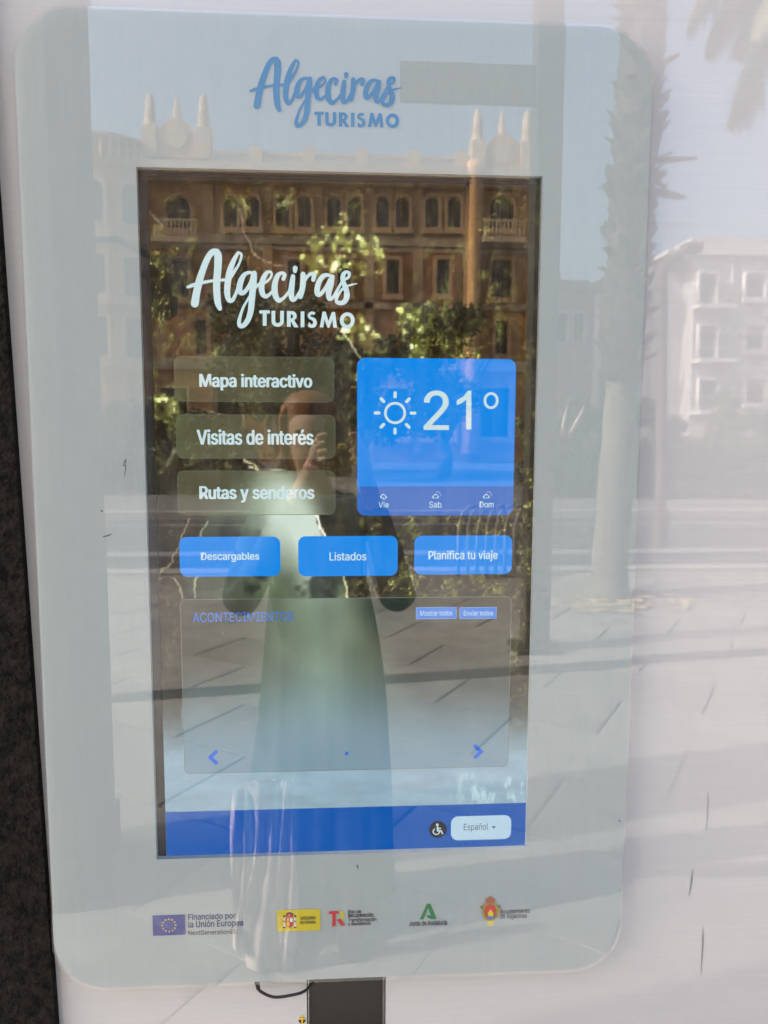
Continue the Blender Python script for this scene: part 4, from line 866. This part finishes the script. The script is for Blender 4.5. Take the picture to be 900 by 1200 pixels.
def palm(name, bx_, by_, height, label, r_low, r_up, z_split, lean=(0, 0), nfr=20, seed=3, fr_len=3.0, stubs=()):
    t = empty(name, (bx_, by_, 0), label, 'palm tree', 'palm trees along the pavement')
    ax = lambda z: (bx_+lean[0]*z, by_+lean[1]*z); rr_ = random.Random(seed)
    mb = MB(); nz_ = 90; zs = [z_split*k/nz_ for k in range(nz_+1)]; mb.tube([(ax(z)[0]+.004*math.sin(z*9), ax(z)[1]+.004*math.cos(z*7), z-.03) for z in zs], [r_low*(1.22-.25*k/nz_+.35*math.exp(-k/4)+.035*((k % 3) == 0)*rr_.uniform(.4, 1.3)+.02*math.sin(k*.37)) for k in range(nz_+1)], 18); mb.build('trunk', bark2, t, smooth=True)
    mb = MB(); zs = [z_split-.1+(height-z_split)*k/12 for k in range(13)]; mb.tube([(*ax(z), z) for z in zs], [r_up*(1+.08*math.sin(k*2.1)) for k in range(13)], 14); mb.build('upper_trunk', boot, t, smooth=True)
    bb = MB(); k = 0; z = z_split
    while z < height:
        a_ = k*2.399+rr_.uniform(-.4, .4); c = ax(z); v, f = stub(c, a_, z, r_up, rr_.uniform(.07, .22), rr_.uniform(.025, .07), rr_.uniform(.4, 3.0), boot, t); bb.add(v, f); z += .0085; k += 1
    for k in range(70):      # old leaf scars fading down the smooth trunk
        z = z_split-abs(rr_.gauss(0, .28)); a_ = rr_.uniform(0, 6.28)
        if z > .3: v, f = stub(ax(z), a_, z, r_low*1.02, rr_.uniform(.03, .08), rr_.uniform(.02, .04), rr_.uniform(1, 3), boot, t); bb.add(v, f)
    tag(bb.build('leaf_bases', boot, t), kind='stuff')
    for (a_, z, L, w_, tl) in stubs:
        v, f = stub(ax(z), a_, z, r_up, L, w_, tl, boot, t); MB().add(v, f).build('leaf_stub', boot, t)
    top = (*ax(height), height)
    for k in range(nfr):
        e = R(65) if k < nfr*.35 else (R(20) if k < nfr*.6 else R(-25-25*(k % 2))); frond(top, k*2.399, e+rr_.uniform(-.15, .15), fr_len*rr_.uniform(.85, 1.1), R(95 if k < nfr*.7 else 50), t, frondm if (k < nfr*.75 or seed == 8) else dryf, 80, seed*100+k)
    return t
bP = gp(712, 700); tP = P(752, 90, -bP.y)
lx = (tP.x-bP.x)/tP.z; zsp = Z(722, 432, -bP.y)
zst = lambda py: Z(760, py, -bP.y)
palm('palm_tree', bP.x, bP.y, zst(-800), 'tall palm with smooth pale lower trunk and shaggy upper trunk beside the lamp post', .150, .20, zsp, (lx, 0), 18, 3, 3.0,
     [(0.1, zst(187), .42, .05, .05), (0.0, zst(222), .36, .06, -.15), (-.2, zst(165), .30, .045, 1.2), (.3, zst(205), .3, .04, -1.0), (math.pi, zst(210), .2, .05, -.5), (math.pi+.2, zst(262), .14, .05, -.3)])
b2 = gp(948, 720); palm('palm_tree', b2.x+.3, b2.y, Z(930, -60, -b2.y)+.45, 'second palm whose drooping fronds hang into the top right corner', .19, .24, 3.2, (-.02, 0), 34, 8, 2.1)
for o_ in [o for o in bpy.data.objects if o.name.startswith('palm_tree')]: del o_['group']

ll_ = MB(); rr_ = random.Random(4)
for k in range(260):
    q = gp(rr_.gauss(720, 48), rr_.gauss(706, 7)); a_ = rr_.uniform(0, 6.28); L_ = rr_.uniform(.03, .09); z_ = rr_.uniform(.006, .03)
    d = Vector((math.cos(a_), math.sin(a_), rr_.uniform(-.1, .1)))*L_; n_ = Vector((-math.sin(a_), math.cos(a_), rr_.uniform(-.4, .4)))*L_*.3; q.z = z_+.01
    ll_.add([q-d, q+n_, q+d, q-n_], [(0, 1, 2, 3)])
tag(ll_.build('leaf_litter', mat('dry_leaf', (.55, .42, .25), .8, noise=.3, nscale=9)), 'scatter of pale dry leaves on the paving round the foot of the palm', kind='stuff')
# ---- sign post, lamp post, street furniture
darkm = mat('dark_green_steel', (.055, .062, .052), .5)
YS_ = 4.6; yS = -YS_
xs_ = X(643, 60, YS_); sg = empty('sign_post', (xs_, yS, 0), 'thick dark steel post carrying a plain rectangular board near its top', 'sign')
hw = (X(658, 60, YS_)-X(628, 60, YS_))/2
MB().box(xs_-hw, xs_+hw, yS-hw, yS+hw, 0, 5.2).build('post', darkm, sg)
MB().box(xs_-hw*1.9, xs_+hw*1.9, yS-hw*1.9, yS+hw*1.9, -.003, .03).build('base_plate', darkm, sg)
MB().box(X(469, 97, YS_), xs_-hw-.002, yS-.03, yS+.03, Z(550, 121, YS_), Z(550, 76, YS_)).build('board', darkm, sg)
YL = 9.6; yL = -YL; xl = X(784, 400, YL)
lamp = empty('street_lamp', (xl, yL, 0), 'tall brown street lamp with a short angled arm in front of the white apartments', 'street lamp')
brs = mat('brown_steel', (.10, .075, .06), .6)
hz = Z(790, 318, YL); MB().tube([(xl, yL, 0), (xl, yL, .5), (xl, yL, .52), (X(778, 318, YL), yL, hz)], [.12, .12, .085, .07], 12).build('pole', brs, lamp, smooth=False)
MB().tube([(X(777, 316, YL), yL, hz-.05), (X(780, 306, YL), yL, hz+.1), (X(813, 289, YL), yL, Z(813, 289, YL))], [.065, .065, .05], 10).build('arm', brs, lamp)
MB().box(X(803, 289, YL), X(822, 289, YL), yL-.12, yL+.12, Z(813, 291, YL)-.05, Z(813, 289, YL)+.05).build('lamp_head', brs, lamp)
# lamp at the left, white
x = X(110, 540, 17); pl2 = empty('street_lamp', (x, -17, 0), 'short white lamp post in front of the low trees at the left', 'street lamp')
MB().lathe((x, -17, 0), [(.14, 0), (.14, .25), (.07, .4), (.05, 1.9), (.09, 2.0)], 10).build('pole', whtr, pl2, smooth=True)
MB().lathe((x, -17, 2.0), [(.05, 0), (.16, .1), (.19, .3), (.12, .45), (.02, .5)], 12).build('globe', mat('milk_glass', (.8, .8, .78), .3), pl2, smooth=True)
# dark lantern on a bracket near the camera's left
colm = mat('column_stone', (.10, .095, .085), .8, noise=.2, nscale=6, bump=.4, bscale=40)
Yc = 1.5; c1, c2 = X(52, 10, Yc), X(88, 1000, Yc)
colx = (c1+c2)/2
cc = empty('stone_column', (colx-.25, -Yc-.22, 0), 'square grey stone column standing before the kiosk, mirrored at its left edge', 'column')
MB().box(colx-.5, colx, -Yc-.45, -Yc, .18, 5).build('shaft', colm, cc); MB().box(colx-.52, colx+.012, -Yc-.47, -Yc+.012, 0, .178).build('plinth', colm, cc)
lx_, lz_ = X(166, 310, Yc), Z(166, 318, Yc)
ln = empty('wall_lantern', (colx, -Yc-.3, lz_+.1), 'black lantern on a bracket fixed to the stone column', 'lantern')
blk = mat('black_iron', (.012, .012, .012), .5)
MB().tube([(colx-.01, -Yc-.3, lz_+.16), (lx_-.16, -Yc-.3, lz_+.17), (lx_-.02, -Yc-.3, lz_+.1)], [.012]*3, 8).build('bracket', blk, ln)
MB().lathe((lx_, -Yc-.3, lz_-.11), [(.02, 0), (.045, .02), (.06, .14), (.085, .155), (.05, .2), (.012, .23)], 6).build('housing', blk, ln)
# hoop bollards
for k in range(7):
    Yh = 13.0-5.2; px = 538+k*11; Yh = 7.6
    x = X(px, 590, 7.6); hb_ = empty('hoop_bollard', (x, -7.6, 0), '', 'bollard', 'curved white hoop bollards at the kerb')
    hb_['label'] = 'curved white hoop bollard at the near kerb, '+('leftmost', 'second from left', 'third from left', 'middle one', 'third from right', 'second from right', 'rightmost')[k]+' of the row of seven'
    MB().tube([(x, -7.6, 0), (x, -7.6, .55), (x+.04, -7.6, .72), (x+.12, -7.6, .80), (x+.2, -7.6, .80)], .022, 8).build('hoop', mat('grey_hoop', (.30, .29, .28), .5), hb_, smooth=True)
# ---- photographer
PYc = 1.40; pc = P(362, 505, PYc)
per = empty('person', (pc.x+.02, -PYc, 0), 'person with auburn hair in a long dark green coat holding up a phone', 'person')
skin = mat('skin', (.50, .30, .21), .55, noise=.05, nscale=20); hairm = mat('auburn_hair', (.30, .12, .045), .5, noise=.4, nscale=40, stretch=(8, 8, 1))
coat = mat('dark_green_cloth', (.085, .12, .115), .9, noise=.2, nscale=12, bump=.3, bscale=60); foldm = mat('pale_pink_cloth', (.80, .56, .54), .85, noise=.25, nscale=22, stretch=(3, 3, .5), col2=(.85, .78, .74))
def skinmesh(name, verts, edges, radii, m, parent, sub=2, root=0):
    org = parent_world(parent); me = bpy.data.meshes.new(name); me.from_pydata([tuple(Vector(v)-org) for v in verts], edges, []); o = link(name, me, m, parent)
    md = o.modifiers.new('skin', 'SKIN'); md.use_smooth_shade = True
    for v, r_ in zip(me.skin_vertices[0].data, radii): v.radius = r_ if isinstance(r_, tuple) else (r_, r_)
    me.skin_vertices[0].data[root].use_root = True
    o.modifiers.new('sub', 'SUBSURF').render_levels = sub; o.modifiers['sub'].levels = sub
    return o
hx, hy, hzc = pc.x, -PYc, pc.z-.01
bx_ = X(374, 760, 1.40); by_ = -1.42
LE, RE = P(277, 716, 1.27), P(470, 712, 1.27)
ph = Vector((CAM[0], CAM[1]-.010, CAM[2]-.050))
LW, RW = ph+Vector((-.075, -.055, -.06)), ph+Vector((.075, -.055, -.07))
V_ = []; E_ = []; RD = []
def av(p, r_, par=None):
    V_.append(Vector(p)); RD.append(r_)
    if par is not None: E_.append((par, len(V_)-1))
    return len(V_)-1
pel = av((bx_, by_, .93), (.15, .10)); sp1 = av((bx_, by_, 1.12), (.13, .09), pel); ch = av((bx_, by_, 1.33), (.15, .10), sp1); nk = av((bx_, by_, 1.46), .055, ch); nk2 = av((hx, hy-.01, 1.53), .052, nk)
jaw = av((hx, hy+.005, hzc-.06), (.062, .07), nk2); cr = av((hx, hy-.005, hzc+.01), (.076, .09), jaw); cr2 = av((hx, hy-.01, hzc+.075), (.07, .08), cr)
for sgn, El, Wr in ((-1, LE, LW), (1, RE, RW)):
    sh = av((bx_+sgn*.165, by_, 1.385), .055, ch); e_ = av(El, .042, sh); w_i = av(Wr, .026, e_); pm = av(Wr.lerp(ph+Vector((sgn*.045, 0, 0)), .5)+Vector((0, 0, .02)), .026, w_i)
    for k in range(4):
        z_ = .035-.022*k; b0 = av(ph+Vector((sgn*.052, -.022, z_+.0)), .0085, pm); b1 = av(ph+Vector((sgn*.049, .004, z_+.004)), .0078, b0); av(ph+Vector((sgn*(.028+.004*(k % 2)), .012, z_+.006)), .007, b1)
    t0 = av(ph+Vector((sgn*.05, -.03, -.045)), .0095, pm); av(ph+Vector((sgn*.028, -.017, -.03)), .0085, t0)
    hp = av((bx_+sgn*.095, by_, .86), .085, pel); kn = av((bx_+sgn*.10, by_+.01, .48), .058, hp); an = av((bx_+sgn*.10, by_-.02, .10), .038, kn); av((bx_+sgn*.115, by_+.13, .035), .035, an)
skinmesh('body', V_, E_, RD, skin, per)
# coat: torso with sleeves, and long skirt with folds
V_, E_, RD = [], [], []
pel = av((bx_, by_, .96), (.175, .13)); sp1 = av((bx_, by_, 1.13), (.15, .115), pel); ch = av((bx_, by_, 1.33), (.17, .12), sp1); nk = av((bx_, by_, 1.445), .08, ch)
for sgn, El, Wr in ((-1, LE, LW), (1, RE, RW)):
    sh = av((bx_+sgn*.17, by_, 1.385), .072, ch); e_ = av(El, .06, sh); av(El.lerp(Wr, .82), .04, e_)
skinmesh('coat', V_, E_, RD, coat, per)
sk = MB(); n = 72; rings = []
for i in range(16):
    t = i/15; z = 1.16-1.09*t; hw = (.155+.07*min(1, t*1.6)+.012*t)*(1+.035*math.sin(7*t+.6)); v = []
    for k in range(n):
        a_ = 2*math.pi*k/n; fold = 1+(.015+.085*t)*math.sin(7*a_+1.6*math.sin(2*a_)+.8*t)+.035*t*math.sin(17*a_+2*t)
        v.append((bx_+.012*math.sin(5*t)+hw*fold*math.cos(a_), by_+hw*.68*fold*math.sin(a_), z+.018*t*math.sin(3*a_+1)))
    rings.append(v)
sk.add([q for r_ in rings for q in r_], [(i*n+k, i*n+(k+1) % n, (i+1)*n+(k+1) % n, (i+1)*n+k) for i in range(15) for k in range(n)]+[tuple(range(n)), tuple(15*n+k for k in range(n))])
sk.build('coat_skirt', coat, per, smooth=True)
for s_ in (-1, 1):
    MB().lathe((bx_+s_*.10, by_+.12, .0), [(.05, 0), (.055, .02), (.05, .05), (.03, .075), (.01, .085)], 14, .9, 2.3).build('shoe', mat('shoe_leather', (.05, .035, .03), .5), per, smooth=True)
# sunlit folds, added as pale cloth strips hanging at the left
for pxs, pt_, pb_, w_ in ((280, 925, 1110, .042), (307, 915, 1138, .085), (336, 915, 1145, .050)):
    Yq = 1.16; mb = MB(); n1_, n2_ = 26, 5; v = []
    for i in range(n1_):
        t = i/(n1_-1); c = P(pxs+1.5*math.sin(i*.3+pxs), pt_+(pb_-pt_)*t, Yq)
        for s_ in (1, -1):
            for k in range(n2_+1):
                uu = (k/n2_-.5)*s_; v.append((c.x+uu*w_*(.75+.5*math.sin(t*3+pxs)**2), -Yq+.004*s_+.012*math.cos(uu*9+i*.3), max(.012, c.z)))
    m_ = 2*(n2_+1); mb.add(v, [(i*m_+k, i*m_+(k+1) % m_, (i+1)*m_+(k+1) % m_, (i+1)*m_+k) for i in range(n1_-1) for k in range(m_)]); mb.build('sunlit_fold', foldm, per, smooth=True)
# head details
hairb = MB(); v = []
hv = []; nH = 28
hb2 = MB().lathe((hx, hy-.022, hzc+.02), [(.045, -.15), (.075, -.13), (.092, -.08), (.098, -.02), (.098, .03), (.088, .07), (.06, .105), (.02, .118)], nH, 1, 1.08)
hb2.v = [(x, y-(.035 if (y > hy+.03 and z < hzc+.055) else 0), z) for x, y, z in hb2.v]
hb2.build('hair', hairm, per, smooth=True)
fz = hy+.082
for s_ in (-1, 1):
    MB().lathe((hx+s_*.031, fz-.016, hzc+.008), [(.001, -.007), (.009, -.003), (.010, .0), (.009, .003), (.001, .007)], 10, 1, .6).build('eye', mat('eye_dark', (.05, .03, .02), .3), per, smooth=True)
    MB().lathe((hx+s_*.079, hy, hzc-.005), [(.004, -.03), (.012, -.015), (.014, .01), (.010, .028), (.003, .033)], 10, .6, 1.2).build('ear', skin, per, smooth=True)
MB().add([(hx-.012, fz-.008, hzc-.035), (hx+.012, fz-.008, hzc-.035), (hx, fz+.018, hzc-.032), (hx, fz-.006, hzc+.01)], [(0, 1, 2), (0, 2, 3), (1, 3, 2), (0, 3, 1)]).build('nose', skin, per, smooth=True)
MB().lathe((hx, fz-.012, hzc-.062), [(.001, -.006), (.018, -.003), (.022, 0), (.018, .003), (.001, .005)], 12, 1, .4).build('mouth', mat('lips', (.35, .12, .10), .5), per, smooth=True)
# phone: a case plate with the lenses facing the kiosk (the picture is taken through the upper one)
pz0, pz1 = CAM[2]-.125, CAM[2]+.025
phn = empty('mobile_phone', (CAM[0], CAM[1]-.012, pz0), 'black mobile phone held upright in both hands in front of the face', 'phone')
flat('phone_body', [rrect(CAM[0]-.037, pz0, CAM[0]+.037, pz1, .009)], mat('phone_black', (.02, .02, .022), .3), phn, CAM[1]-.016, .008)
flat('phone_display', [rrect(CAM[0]-.034, pz0+.003, CAM[0]+.034, pz1-.003, .006)], mat('phone_display', (.01, .01, .012), .1), phn, CAM[1]-.0172, .0008)
for dz_ in (0, -.022): flat('phone_lens', [circ(CAM[0], CAM[2]+dz_, .007, 20)], mat('lens_glass', (.01, .01, .015), .08), phn, CAM[1]-.0158-.0014, .0012)
